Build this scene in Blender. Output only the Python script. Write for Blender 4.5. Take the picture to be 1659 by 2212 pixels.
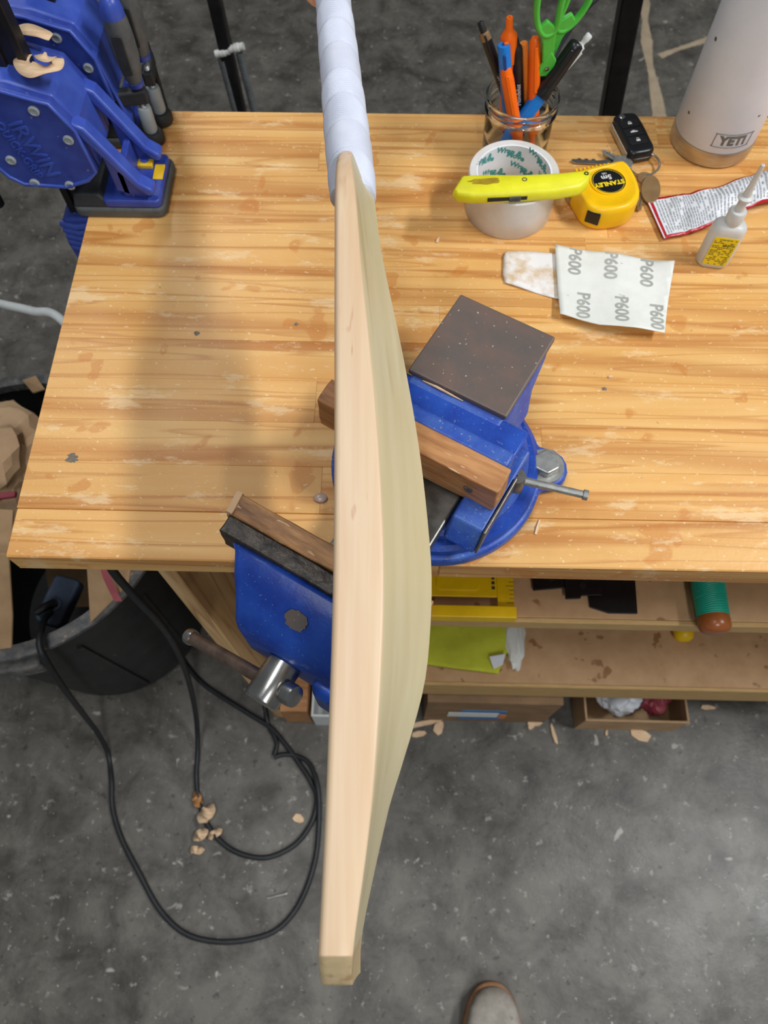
import bpy, bmesh, math, random
from mathutils import Vector, Matrix, noise
random.seed(7)
V = Vector
for o in list(bpy.data.objects): bpy.data.objects.remove(o)
scene = bpy.context.scene
COL = scene.collection
R = math.radians

# ------------------------------------------------------------------ camera
FPX = 1640.0                       # focal length in pixels of the 1659 x 2212 frame
CAM = V((0, 0, 1.52))
PITCH, YAW, ROLL = R(65.536), R(2.110), R(-0.827)
def cam_axes():
    F = V((0, math.cos(PITCH), -math.sin(PITCH))); U = V((0, math.sin(PITCH), math.cos(PITCH))); X = V((1, 0, 0))
    X, U = X*math.cos(ROLL)+U*math.sin(ROLL), -X*math.sin(ROLL)+U*math.cos(ROLL)
    m = Matrix.Rotation(YAW, 3, 'Z')
    return m@X, m@U, m@F
CX, CU, CF = cam_axes()
cd = bpy.data.cameras.new('camera'); cam = bpy.data.objects.new('camera', cd); COL.objects.link(cam)
cd.sensor_fit = 'HORIZONTAL'; cd.sensor_width = 36; cd.lens = 36*FPX/1659
cd.clip_start = 0.01
cd.dof.use_dof = True; cd.dof.focus_distance = 0.56; cd.dof.aperture_fstop = 14.0
mw = Matrix((CX, CU, -CF)).transposed().to_4x4(); mw.translation = CAM
cam.matrix_world = mw
scene.camera = cam

# ------------------------------------------------------------------ light
scene.view_settings.view_transform = 'Standard'; scene.view_settings.look = 'None'
scene.view_settings.gamma = 1.0; scene.view_settings.use_curve_mapping = False
scene.view_settings.exposure = -1.0
wd = bpy.data.worlds.new('world'); scene.world = wd; wd.use_nodes = True
wd.node_tree.nodes['Background'].inputs[0].default_value = (0.88, 0.94, 1.0, 1)
wd.node_tree.nodes['Background'].inputs[1].default_value = 0.25
def area(loc, aim, sx, sy, power, col=(.97, .985, 1)):
    d = bpy.data.lights.new('ceiling_tube_or_fill', 'AREA'); d.shape = 'RECTANGLE'; d.size = sx; d.size_y = sy
    d.energy = power; d.color = col
    o = bpy.data.objects.new('ceiling_tube_or_fill', d); COL.objects.link(o); o.location = loc
    # hangs level: the tubes run along y
area((1.95, .30, 3.2), (1.2, .35, 0), .20, 1.3, 165)
area((-1.15, 2.25, 3.2), (-1.0, 1.9, 0), .30, 1.3, 38)
area((-.45, .12, 3.2), (-.4, .2, 0), .30, 1.3, 30)
area((.6, -2.4, 3.2), (.5, -2, 0), .30, 1.3, 90)  # unseen fill added behind the camera to brighten the shelves under the bench

# ------------------------------------------------------------------ helpers
ZB = 0.9                                                    # bench top height
def ray(px, py): return CX*((px-829.5)/FPX)-CU*((py-1106)/FPX)+CF
def W(px, py, z):                                           # the point at height z seen at a pixel
    d = ray(px, py); return CAM+d*((z-CAM.z)/d.z)
def WY(px, py, y):                                          # the point at distance y seen at a pixel
    d = ray(px, py); return CAM+d*(y/d.y)
def lin(c):
    return tuple(((x/255)/12.92 if x/255 <= .04045 else ((x/255+.055)/1.055)**2.4) for x in c[:3])+(1,)

def link(o, parent=None):
    COL.objects.link(o)
    if parent is not None: o.parent = parent
    return o
def tag(o, label, cat=None, group=None, kind=None):
    if label: o['label'] = label
    if cat: o['category'] = cat
    if group: o['group'] = group
    if kind: o['kind'] = kind
    return o
def thing(name, label, cat, loc=(0, 0, 0), rz=0, group=None, rot=None):
    o = bpy.data.objects.new(name, None); o.empty_display_size = .02; link(o)
    o.location = loc; o.rotation_euler = rot if rot else (0, 0, rz)
    return tag(o, label, cat, group)
def obj(name, bm, mat, parent=None, smooth=35, bevel=None, seg=2, sub=0, solid=None):
    me = bpy.data.meshes.new(name)
    bmesh.ops.recalc_face_normals(bm, faces=bm.faces)
    bm.to_mesh(me); bm.free()
    if mat: me.materials.append(mat)
    o = bpy.data.objects.new(name, me); link(o, parent)
    if smooth:
        for p in me.polygons: p.use_smooth = True
        me.set_sharp_from_angle(angle=R(smooth))
    if solid:
        m = o.modifiers.new('thickness', 'SOLIDIFY'); m.thickness = solid; m.offset = 0
    if bevel:
        m = o.modifiers.new('bevel', 'BEVEL'); m.width = bevel; m.segments = seg; m.limit_method = 'ANGLE'; m.angle_limit = R(40)
    if sub:
        m = o.modifiers.new('sub', 'SUBSURF'); m.levels = sub; m.render_levels = sub
    return o
def NB(): return bmesh.new()
def box(bm, c, s, rz=0, m=None):
    c = V(c); q = Matrix.Rotation(rz, 3, 'Z')
    vs = []
    for x in (-.5, .5):
        for y in (-.5, .5):
            for z in (-.5, .5):
                p = c+q@V((x*s[0], y*s[1], z*s[2]))
                vs.append(bm.verts.new(m@p if m else p))
    for f in ((0, 1, 3, 2), (4, 6, 7, 5), (0, 4, 5, 1), (2, 3, 7, 6), (0, 2, 6, 4), (1, 5, 7, 3)):
        bm.faces.new([vs[i] for i in f])
    return bm
def boxb(x0, x1, y0, y1, z0, z1, bm=None):
    return box(bm or NB(), ((x0+x1)/2, (y0+y1)/2, (z0+z1)/2), (x1-x0, y1-y0, z1-z0))
def frame(d):
    d = V(d).normalized(); a = V((0, 0, 1)) if abs(d.z) < .9 else V((1, 0, 0))
    u = d.cross(a).normalized(); return u, d.cross(u).normalized()
def rings(bm, rs, closed_ends=True, loop=False):
    vv = [[bm.verts.new(p) for p in r] for r in rs]
    n = len(vv[0]); k = len(vv)
    for i in range(k if loop else k-1):
        a, b = vv[i], vv[(i+1) % k]
        for j in range(n):
            bm.faces.new((a[j], a[(j+1) % n], b[(j+1) % n], b[j]))
    if closed_ends and not loop:
        bm.faces.new(vv[0]); bm.faces.new(vv[-1][::-1])
    return bm
def tube(bm, pts, r, seg=12, loop=False, ends=True, flat=1.0):
    pts = [V(p) for p in pts]; n = len(pts); rs = []
    u = None
    for i, p in enumerate(pts):
        if loop: t = pts[(i+1) % n]-pts[i-1]
        else: t = pts[min(i+1, n-1)]-pts[max(i-1, 0)]
        t.normalize()
        if u is None: u, w = frame(t)
        else:
            u = (u-t*u.dot(t)).normalized(); w = t.cross(u)
        ri = r[i] if isinstance(r, (list, tuple)) else r
        rs.append([p+u*(ri*math.cos(2*math.pi*j/seg))+w*(ri*flat*math.sin(2*math.pi*j/seg)) for j in range(seg)])
    return rings(bm, rs, ends, loop)
def cyl(bm, a, b, r, r2=None, seg=20):
    return tube(bm, [a, b], [r, r if r2 is None else r2], seg)
def lathe(bm, prof, c=(0, 0, 0), seg=48, loop=False, ax=None):
    c = V(c); rs = []
    for r, z in prof:
        ring = []
        for j in range(seg):
            a = 2*math.pi*j/seg; p = V((r*math.cos(a), r*math.sin(a), z))
            ring.append(c+(ax@p if ax else p))
        rs.append(ring)
    return rings(bm, rs, not loop, loop)
def prism(bm, poly, z0, z1, m=None):
    a = [V((p[0], p[1], z0)) for p in poly]; b = [V((p[0], p[1], z1)) for p in poly]
    if m: a = [m@p for p in a]; b = [m@p for p in b]
    return rings(bm, [a, b])
def prism_y(bm, poly, y0, y1):                             # polygon in x,z pushed along y
    return rings(bm, [[V((p[0], y0, p[1])) for p in poly], [V((p[0], y1, p[1])) for p in poly]])
def cat(pts, n=8, loop=False):
    pts = [V(p) for p in pts]; out = []; k = len(pts)
    for i in range(k if loop else k-1):
        g = (lambda j: pts[j % k]) if loop else (lambda j: pts[max(0, min(k-1, j))])
        p0, p1, p2, p3 = g(i-1), g(i), g(i+1), g(i+2)
        for s in range(n):
            t = s/n
            out.append(.5*((2*p1)+(p2-p0)*t+(2*p0-5*p1+4*p2-p3)*t*t+(3*p1-p0-3*p2+p3)*t**3))
    if not loop: out.append(pts[-1])
    return out
def ball(bm, c, r, sc=(1, 1, 1), seg=16):
    bmesh.ops.create_uvsphere(bm, u_segments=seg, v_segments=seg//2+2, radius=1, matrix=Matrix.Translation(V(c))@Matrix.Diagonal((r*sc[0], r*sc[1], r*sc[2], 1)))
    return bm
def ellipse(cx, cy, rx, ry, n=28, a0=0, a1=360):
    return [(cx+rx*math.cos(R(a0+(a1-a0)*i/n)), cy+ry*math.sin(R(a0+(a1-a0)*i/n))) for i in range(n if a1-a0 == 360 else n+1)]
def rrect(x0, x1, y0, y1, r, n=5):
    p = []
    for cx, cy, a in ((x1-r, y1-r, 0), (x0+r, y1-r, 90), (x0+r, y0+r, 180), (x1-r, y0+r, 270)):
        for i in range(n+1): p.append((cx+r*math.cos(R(a+90*i/n)), cy+r*math.sin(R(a+90*i/n))))
    return p
def lerp(tab, s):
    if s <= tab[0][0]: return tab[0][1]
    for (a, b), (c, d) in zip(tab, tab[1:]):
        if s <= c:
            t = (s-a)/(c-a); return b+(d-b)*t
    return tab[-1][1]
def smooth_tab(tab, s):                                     # cosine-free cubic through a table
    k = len(tab)
    if s <= tab[0][0]: return tab[0][1]
    if s >= tab[-1][0]: return tab[-1][1]
    for i in range(k-1):
        if s <= tab[i+1][0]:
            x0, y0 = tab[i]; x1, y1 = tab[i+1]; h = x1-x0; t = (s-x0)/h
            def sl(j):
                a, b = max(j-1, 0), min(j+1, k-1); return (tab[b][1]-tab[a][1])/(tab[b][0]-tab[a][0])
            m0, m1 = sl(i)*h, sl(i+1)*h
            return (2*t**3-3*t*t+1)*y0+(t**3-2*t*t+t)*m0+(-2*t**3+3*t*t)*y1+(t**3-t*t)*m1
def text(name, s, size, mat, parent, fn=None, m=None, ex=.00008, align='CENTER', clip=(), shear=0, bold=0, spacing=1, cuts=0):
    cu = bpy.data.curves.new('t', 'FONT'); cu.body = s; cu.size = size; cu.extrude = ex; cu.align_x = align; cu.align_y = 'CENTER'
    cu.shear = shear; cu.offset = bold; cu.space_character = spacing; cu.resolution_u = 3
    to = bpy.data.objects.new('t', cu); COL.objects.link(to)
    dg = bpy.context.evaluated_depsgraph_get(); dg.update()
    me = bpy.data.meshes.new_from_object(to.evaluated_get(dg))
    bpy.data.objects.remove(to); bpy.data.curves.remove(cu)
    bm = NB(); bm.from_mesh(me); bpy.data.meshes.remove(me)
    if m: bm.transform(m)
    for co, no in clip:
        bmesh.ops.bisect_plane(bm, geom=bm.verts[:]+bm.edges[:]+bm.faces[:], plane_co=co, plane_no=no, clear_outer=True)
    if cuts:
        bmesh.ops.triangulate(bm, faces=bm.faces[:])
        for _ in range(cuts):
            le = [e for e in bm.edges if e.calc_length() > size*.12]
            if le: bmesh.ops.subdivide_edges(bm, edges=le, cuts=1); bmesh.ops.triangulate(bm, faces=bm.faces[:])
    if fn:
        for v in bm.verts: v.co = fn(v.co)
    return obj(name, bm, mat, parent, smooth=0)
def TM(x, y, z, a=0): return Matrix.Translation((x, y, z))@Matrix.Rotation(a, 4, 'Z')

# ------------------------------------------------------------------ materials
def new_mat(name):
    m = bpy.data.materials.new(name); m.use_nodes = True
    return m, m.node_tree.nodes, m.node_tree.links, m.node_tree.nodes['Principled BSDF']
def nz(N, L, vec, scale, detail=4, rough=.6, dist=0):
    n = N.new('ShaderNodeTexNoise'); n.inputs['Scale'].default_value = scale; n.inputs['Detail'].default_value = detail
    n.inputs['Roughness'].default_value = rough; n.inputs['Distortion'].default_value = dist
    L.new(vec, n.inputs['Vector']); return n.outputs['Fac']
def ramp(N, L, fac, stops, interp='LINEAR'):
    r = N.new('ShaderNodeValToRGB'); r.color_ramp.interpolation = interp
    e = r.color_ramp.elements
    while len(e) < len(stops): e.new(.5)
    for i, (p, c) in enumerate(stops):
        e[i].position = p; e[i].color = c if len(c) == 4 else lin(c)
    L.new(fac, r.inputs['Fac']); return r.outputs['Color']
def mixc(N, L, fac, a, b, mode='MIX'):
    x = N.new('ShaderNodeMix'); x.data_type = 'RGBA'; x.blend_type = mode
    for s, v in ((x.inputs[0], fac), (x.inputs[6], a), (x.inputs[7], b)):
        if isinstance(v, (tuple, float, int)): s.default_value = v
        else: L.new(v, s)
    return x.outputs[2]
def coords(N, L, scale=(1, 1, 1), rot=(0, 0, 0), rnd=False):
    t = N.new('ShaderNodeTexCoord'); mp = N.new('ShaderNodeMapping'); mp.inputs['Scale'].default_value = scale; mp.inputs['Rotation'].default_value = rot
    L.new(t.outputs['Object'], mp.inputs['Vector'])
    if rnd:
        oi = N.new('ShaderNodeObjectInfo'); ml = N.new('ShaderNodeMath'); ml.operation = 'MULTIPLY'; ml.inputs[1].default_value = 37
        L.new(oi.outputs['Random'], ml.inputs[0])
        cb = N.new('ShaderNodeCombineXYZ')
        for i in range(3): L.new(ml.outputs[0], cb.inputs[i])
        L.new(cb.outputs[0], mp.inputs['Location'])
    return mp.outputs['Vector']
def bump(N, L, P, h, strength=.3, dist=.001):
    b = N.new('ShaderNodeBump'); b.inputs['Strength'].default_value = strength; b.inputs['Distance'].default_value = dist
    L.new(h, b.inputs['Height']); L.new(b.outputs['Normal'], P.inputs['Normal'])
def M(name, c1, c2=None, scale=60, rough=.5, metal=0, bmp=.15, stretch=(1, 1, 1), specks=None, specscale=300, specth=.68, lo=.35, hi=.65, trans=0, coat=0, bscale=None, bdist=.0006):
    m, N, L, P = new_mat(name)
    v = coords(N, L, stretch, rnd=False)
    if c2 is None: c2 = c1
    col = ramp(N, L, nz(N, L, v, scale, 5), [(lo, c1), (hi, c2)])
    if specks:
        f = ramp(N, L, nz(N, L, v, specscale, 2), [(specth, (0, 0, 0, 1)), (specth+.04, (1, 1, 1, 1))])
        col = mixc(N, L, f, col, lin(specks))
    L.new(col, P.inputs['Base Color'])
    P.inputs['Roughness'].default_value = rough; P.inputs['Metallic'].default_value = metal
    P.inputs['Transmission Weight'].default_value = trans; P.inputs['Coat Weight'].default_value = coat
    if bmp: bump(N, L, P, nz(N, L, v, bscale or scale*4, 3), bmp, bdist)
    return m
def pine(name, c_lo, c_hi, grain, rough=.38, wear=True, stains=True, along='x', s=1):
    m, N, L, P = new_mat(name)
    st = (1, 14, 14) if along == 'x' else ((14, 1, 14) if along == 'y' else (14, 14, 1))
    v = coords(N, L, tuple(a*s for a in st), rnd=True)
    flat = coords(N, L)
    f = nz(N, L, v, 3.2, 5, .55, .35)
    col = ramp(N, L, f, [(.3, c_lo), (.7, c_hi)])
    # growth rings
    w = N.new('ShaderNodeTexWave'); w.wave_type = 'BANDS'; w.bands_direction = 'DIAGONAL'
    w.inputs['Scale'].default_value = .55; w.inputs['Distortion'].default_value = 5; w.inputs['Detail'].default_value = 2.5; w.inputs['Detail Scale'].default_value = .7
    L.new(v, w.inputs['Vector'])
    g = ramp(N, L, w.outputs['Fac'], [(.70, (0, 0, 0, 1)), (.93, (.35, .35, .35, 1)), (1, (.5, .5, .5, 1))])
    col = mixc(N, L, g, col, lin(grain))
    for sc_, ds, amt in ((2.0, .25, .75), (4.6, .15, .5)):     # thin dark late-wood lines
        vl = coords(N, L, tuple((.55 if a == 1 else 15.0)*s for a in st), rnd=True)
        ln = nz(N, L, vl, sc_, 1.5, .4, ds)
        gl_ = ramp(N, L, ln, [(.475, (0, 0, 0, 1)), (.498, (amt, amt, amt, 1)), (.505, (amt*.8, amt*.8, amt*.8, 1)), (.545, (0, 0, 0, 1))])
        col = mixc(N, L, gl_, col, lin(grain))
    oi = N.new('ShaderNodeObjectInfo')
    tint = ramp(N, L, oi.outputs['Random'], [(0, (.86, .82, .76, 1)), (.5, (1, 1, 1, 1)), (1, (.94, .97, 1.0, 1))])
    col = mixc(N, L, .55, col, tint, 'MULTIPLY')
    if stains:
        a = ramp(N, L, nz(N, L, flat, 24, 2, .5, .2), [(.64, (0, 0, 0, 1)), (.67, (1, 1, 1, 1))])
        a2 = mixc(N, L, .45, (0, 0, 0, 1), a)
        col = mixc(N, L, a2, col, lin((196, 116, 40)))
        d = ramp(N, L, nz(N, L, flat, 70, 3, .6), [(.71, (0, 0, 0, 1)), (.75, (1, 1, 1, 1))])
        col = mixc(N, L, mixc(N, L, .5, (0, 0, 0, 1), d), col, lin((120, 100, 82)))
    if wear:
        v2 = coords(N, L, (1, 3.2, 1))
        b = ramp(N, L, nz(N, L, v2, 13, 6, .7), [(.58, (0, 0, 0, 1)), (.64, (1, 1, 1, 1))])
        col = mixc(N, L, mixc(N, L, .5, (0, 0, 0, 1), b), col, lin((240, 212, 166)))
        v3 = coords(N, L, (1, 1.6, 1), (0, 0, R(35)))
        s2 = ramp(N, L, nz(N, L, v3, 170, 2, .5), [(.66, (0, 0, 0, 1)), (.7, (1, 1, 1, 1))])
        col = mixc(N, L, mixc(N, L, .45, (0, 0, 0, 1), s2), col, lin((250, 226, 180)))
    L.new(col, P.inputs['Base Color'])
    rr = N.new('ShaderNodeMapRange'); rr.inputs['To Min'].default_value = rough-.08; rr.inputs['To Max'].default_value = rough+.14
    L.new(nz(N, L, flat, 30, 3), rr.inputs['Value']); L.new(rr.outputs[0], P.inputs['Roughness'])
    bump(N, L, P, nz(N, L, flat, 140, 4, .6), .25, .0012)
    return m
def batwood(name, c1, c2, line, rough=.42, freq=1.0, marks=False):
    m, N, L, P = new_mat(name)
    v = coords(N, L, (1.2, 26*freq, 26*freq))
    col = ramp(N, L, nz(N, L, v, 5, 4, .5, .3), [(.3, c1), (.7, c2)])
    g = ramp(N, L, nz(N, L, coords(N, L, (.35, 60*freq, 60*freq)), 2.2, 2, .4), [(.57, (0, 0, 0, 1)), (.70, (.5, .5, .5, 1))])
    col = mixc(N, L, g, col, lin(line))
    if marks:
        k = ramp(N, L, nz(N, L, coords(N, L, (1, 5.5, 5.5)), 16, 3, .6, .3), [(.655, (0, 0, 0, 1)), (.72, (.8, .8, .8, 1))])
        col = mixc(N, L, k, col, lin((184, 130, 94)))
    L.new(col, P.inputs['Base Color']); P.inputs['Roughness'].default_value = rough
    bump(N, L, P, nz(N, L, coords(N, L, (6, 90, 90)), 8, 3), .08, .0006)
    return m

m_pine = pine('worktop_pine', (226, 168, 94), (236, 188, 118), (186, 116, 50))
m_panel = pine('panel_pine', (206, 165, 112), (222, 184, 132), (164, 118, 68), .5, False, False, 'z')
m_shelf = M('shelf_particle_board', (186, 146, 104), (200, 160, 118), 30, .55, specks=(150, 108, 66), specscale=34, specth=.63, bmp=.1)
m_shelf_edge = M('shelf_edge_wood', (206, 170, 112), (190, 152, 96), 40, .55, stretch=(1, 8, 8))
m_bat_edge = batwood('willow_edge', (216, 182, 146), (226, 200, 166), (198, 154, 116), .42, 1, True)
m_bat_back = batwood('willow_back', (200, 186, 146), (210, 198, 162), (174, 153, 110), .42, .55)
m_bat_end = batwood('willow_end', (204, 182, 140), (190, 166, 124), (150, 104, 64), .5, 1)
m_blue = M('blue_enamel', (20, 56, 148), (34, 80, 176), 30, .38, specks=(96, 120, 170), specscale=420, specth=.67, bmp=.35, bscale=150, bdist=.0008)
m_blue_dusty = M('blue_enamel_dusty', (28, 68, 168), (64, 100, 174), 45, .45, specks=(126, 142, 172), specscale=420, specth=.66, bmp=.35, bscale=150, bdist=.0008)
m_cast = M('dark_cast_steel', (94, 87, 83), (112, 93, 84), 26, .5, .1, specks=(190, 190, 186), specscale=260, specth=.70, bmp=.2, bscale=320)
m_steel_dk = M('greasy_steel', (96, 94, 90), (128, 126, 120), 60, .4, .7, bmp=.15)
m_steel = M('bright_steel', (190, 190, 188), (165, 164, 160), 40, .24, .95, bmp=.05)
m_zinc = M('zinc_steel', (150, 152, 150), (178, 178, 172), 120, .42, .7, bmp=.2)
m_bronze = M('worn_handle_steel', (150, 128, 112), (120, 102, 92), 80, .38, .7, bmp=.1, stretch=(1, 1, 1))
m_jawstrip = M('black_jaw_steel', (44, 40, 38), (82, 74, 66), 90, .4, .4, specks=(200, 200, 196), specscale=240, specth=.72, bmp=.6, bscale=160, bdist=.0015)
m_padwood = M('worn_pad_wood', (190, 140, 88), (112, 74, 44), 60, .5, stretch=(.35, 1.6, 1), specks=(206, 168, 120), specscale=120, specth=.64, bmp=.6, bscale=120, bdist=.0015)
m_padwood2 = M('pad_wood', (196, 142, 92), (150, 98, 56), 60, .45, stretch=(.3, 2, 2), specks=(220, 190, 150), specscale=130, specth=.68, bmp=.5, bscale=130, bdist=.0015)
m_clampblue = M('clamp_blue_plastic', (42, 62, 150), (58, 80, 170), 40, .42, specks=(140, 150, 190), specscale=120, specth=.72, bmp=.1)
m_clampblue2 = M('clamp_blue_plastic_light', (52, 76, 172), (66, 92, 184), 40, .36, bmp=.08)
m_grey_rub = M('grey_rubber', (74, 78, 80), (92, 96, 96), 60, .6, bmp=.15)
m_dk_rub = M('dark_rubber', (38, 40, 42), (50, 52, 54), 60, .55, bmp=.15)
m_paleg = M('pale_grey_plastic', (150, 162, 168), (168, 178, 182), 50, .45, bmp=.05)
m_yel = M('yellow_plastic', (240, 196, 40), (232, 186, 30), 50, .4, bmp=.05)
m_blackbar = M('black_steel', (26, 26, 28), (40, 38, 38), 40, .42, .3, bmp=.1)
m_black = M('black_plastic', (16, 17, 20), (24, 25, 28), 40, .32, bmp=.05)
m_matte_black = M('matte_black', (14, 14, 15), (22, 22, 24), 40, .6, bmp=.1)
m_white_grip = M('white_rubber_grip', (214, 218, 232), (206, 211, 226), 60, .5, bmp=.03)
m_conc = None
m_card = M('cardboard', (176, 142, 104), (192, 158, 118), 30, .8, bmp=.15)
m_card_dk = M('dark_brown_cardboard', (132, 104, 74), (150, 118, 84), 30, .8, bmp=.15)  # a darker brown cardboard
m_kraft = M('kraft_paper', (196, 160, 122), (208, 174, 136), 25, .75, bmp=.3, bscale=40, bdist=.002)
m_bin = M('black_bin_plastic', (30, 31, 32), (44, 45, 46), 20, .48, specks=(86, 84, 80), specscale=90, specth=.7, bmp=.15)
m_bin_rim = M('dusty_bin_rim', (74, 77, 80), (124, 121, 116), 60, .6, specks=(170, 150, 120), specscale=120, specth=.66, bmp=.5, bscale=120, bdist=.0015)
m_cable = M('black_cable_rubber', (28, 30, 33), (38, 40, 43), 60, .5, bmp=.05)
m_white = M('white_plastic', (226, 230, 228), (216, 221, 220), 50, .45, bmp=.03)
m_bottle = M('white_powder_coat', (232, 238, 250), (226, 233, 246), 30, .42, bmp=.12, bscale=900, bdist=.0003)
m_brushed = M('brushed_steel', (176, 168, 156), (196, 190, 178), 40, .34, .9, stretch=(1, 1, 12), bmp=.05)
m_engrave = M('engraved_steel', (118, 116, 108), (134, 130, 120), 60, .4, .6, bmp=0)
m_paper = M('sandpaper_back', (232, 233, 226), (224, 226, 218), 60, .7, specks=(196, 188, 170), specscale=70, specth=.72, bmp=.08)
m_grit = M('used_sandpaper_face', (236, 233, 230), (205, 172, 124), 22, .85, lo=.47, hi=.62, bmp=.3, bscale=800)
m_print = M('grey_print', (160, 161, 155), (174, 175, 168), 60, .7, bmp=0)
m_tape = M('clear_packing_tape', (246, 243, 238), (238, 234, 228), 60, .28, bmp=.05, trans=.25)
m_core = M('white_card_core', (238, 241, 246), (230, 234, 240), 60, .6, bmp=.03)
m_teal = M('teal_print', (62, 150, 150), (78, 162, 160), 60, .6, bmp=0)
m_knife = M('yellow_knife_body', (236, 232, 40), (226, 220, 34), 60, .42, bmp=.08)
m_rust = M('brown_grime', (176, 150, 22), (150, 120, 16), 120, .6, bmp=.1)
m_tapeyel = M('tape_measure_yellow', (252, 200, 8), (246, 190, 6), 40, .35, bmp=.04)
m_label_yel = M('label_yellow', (244, 218, 20), (240, 212, 16), 60, .5, bmp=0)
m_ylabel_txt = M('label_yellow_print', (246, 214, 30), None, 60, .5, bmp=0)
m_ink = M('dark_ink', (48, 46, 40), (60, 58, 52), 60, .6, bmp=0)
m_wtxt = M('white_print', (232, 232, 230), None, 60, .5, bmp=0)
m_gtxt = M('grey_fine_print', (150, 153, 158), (166, 169, 174), 60, .6, bmp=0)
m_red = M('red_foil', (196, 28, 44), (176, 22, 38), 40, .35, bmp=.15, bscale=60, bdist=.002)
m_wrap = M('white_wrapper_film', (226, 228, 232), (214, 218, 222), 40, .35, bmp=.15, bscale=60, bdist=.002)
m_hdpe = M('translucent_white_plastic', (232, 232, 228), (224, 225, 222), 30, .4, bmp=.03, trans=.25)
m_green = M('green_plastic', (86, 196, 72), (78, 186, 64), 40, .35, bmp=.03)
m_orange = M('orange_plastic', (255, 116, 10), (250, 104, 6), 40, .35, bmp=.03)
m_orange2 = M('amber_orange_plastic', (236, 138, 48), (226, 126, 40), 40, .4, bmp=.03)
m_penblue = M('blue_pen_plastic', (20, 130, 220), (16, 118, 206), 40, .35, bmp=.03)
m_dkblue = M('dark_blue_plastic', (22, 70, 150), (18, 60, 136), 40, .4, bmp=.03)
m_brownmetal = M('brown_tag', (150, 122, 84), (134, 106, 72), 60, .4, .3, bmp=.08)
m_teal_grip = M('teal_rubber_grip', (14, 176, 146), (10, 164, 136), 60, .5, bmp=.03)
m_varnish = M('varnished_brown_wood', (168, 98, 50), (146, 80, 38), 40, .28, stretch=(1, 1, 3), bmp=.05)
m_setsq = M('yellow_square_plastic', (240, 196, 6), (230, 184, 4), 40, .42, bmp=.05)
m_cloth = M('lime_cloth', (206, 212, 62), (194, 198, 52), 30, .9, bmp=.6, bscale=500, bdist=.0008)
m_wchip = M('pale_wood_shaving', (236, 206, 170), (214, 178, 138), 50, .6, stretch=(1, 5, 1), bmp=.2)
m_adapt = M('slate_plastic', (80, 94, 116), (68, 80, 100), 40, .5, bmp=.05)
m_bluetape = M('blue_tape', (66, 128, 184), (56, 114, 170), 40, .5, bmp=.05)
m_skin = M('skin', (228, 186, 168), (218, 172, 154), 60, .5, bmp=.1)
m_sleeve = M('dark_sleeve', (50, 54, 62), (60, 64, 72), 80, .9, bmp=.4, bscale=400)
m_shoe = M('grey_suede', (172, 166, 156), (146, 138, 128), 40, .9, specks=(110, 100, 90), specscale=60, specth=.66, bmp=.4, bscale=400)
m_sole = M('tan_shoe_sole', (176, 130, 92), (150, 108, 76), 40, .7, bmp=.1)
m_glue = M('dried_glue', (214, 190, 176), (206, 182, 170), 40, .25, bmp=0, trans=.3)
m_redplastic = M('dull_red_plastic', (150, 60, 70), (136, 52, 62), 40, .5, bmp=.05)
m_pinktie = M('pink_strap', (206, 110, 118), (196, 100, 108), 40, .6, bmp=.05)
def glass_mat():
    m, N, L, P = new_mat('clear_glass')
    P.inputs['Base Color'].default_value = (.97, 1, .99, 1); P.inputs['Roughness'].default_value = .02
    P.inputs['Transmission Weight'].default_value = 1; P.inputs['IOR'].default_value = 1.45
    return m
m_glass = glass_mat()
def concrete():
    m, N, L, P = new_mat('stained_concrete')
    v = coords(N, L)
    col = ramp(N, L, nz(N, L, v, 2.6, 6, .65), [(.32, (58, 55, 49)), (.5, (86, 83, 76)), (.68, (108, 105, 97))])
    b = ramp(N, L, nz(N, L, v, 11, 6, .7, .4), [(.36, (40, 38, 34)), (.62, (126, 122, 114))])
    col = mixc(N, L, .5, col, b)
    c = ramp(N, L, nz(N, L, v, 46, 3, .7), [(.62, (0, 0, 0, 1)), (.70, (.6, .6, .6, 1))])
    col = mixc(N, L, c, col, lin((168, 166, 160)))
    d = ramp(N, L, nz(N, L, v, 120, 2, .6), [(.70, (0, 0, 0, 1)), (.74, (.6, .6, .6, 1))])
    col = mixc(N, L, d, col, lin((192, 186, 172)))
    f2 = ramp(N, L, nz(N, L, v, 30, 2, .6, .5), [(.70, (0, 0, 0, 1)), (.76, (.7, .7, .7, 1))])
    col = mixc(N, L, f2, col, lin((186, 182, 172)))
    e = ramp(N, L, nz(N, L, v, 60, 3, .6), [(.30, (.7, .7, .7, 1)), (.38, (0, 0, 0, 1))])
    col = mixc(N, L, e, col, lin((52, 50, 47)))
    L.new(col, P.inputs['Base Color'])
    rr = N.new('ShaderNodeMapRange'); rr.inputs['To Min'].default_value = .26; rr.inputs['To Max'].default_value = .62
    L.new(nz(N, L, v, 7, 5), rr.inputs['Value']); L.new(rr.outputs[0], P.inputs['Roughness'])
    bump(N, L, P, nz(N, L, v, 90, 4, .7), .25, .002)
    return m
m_conc = concrete()

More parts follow.
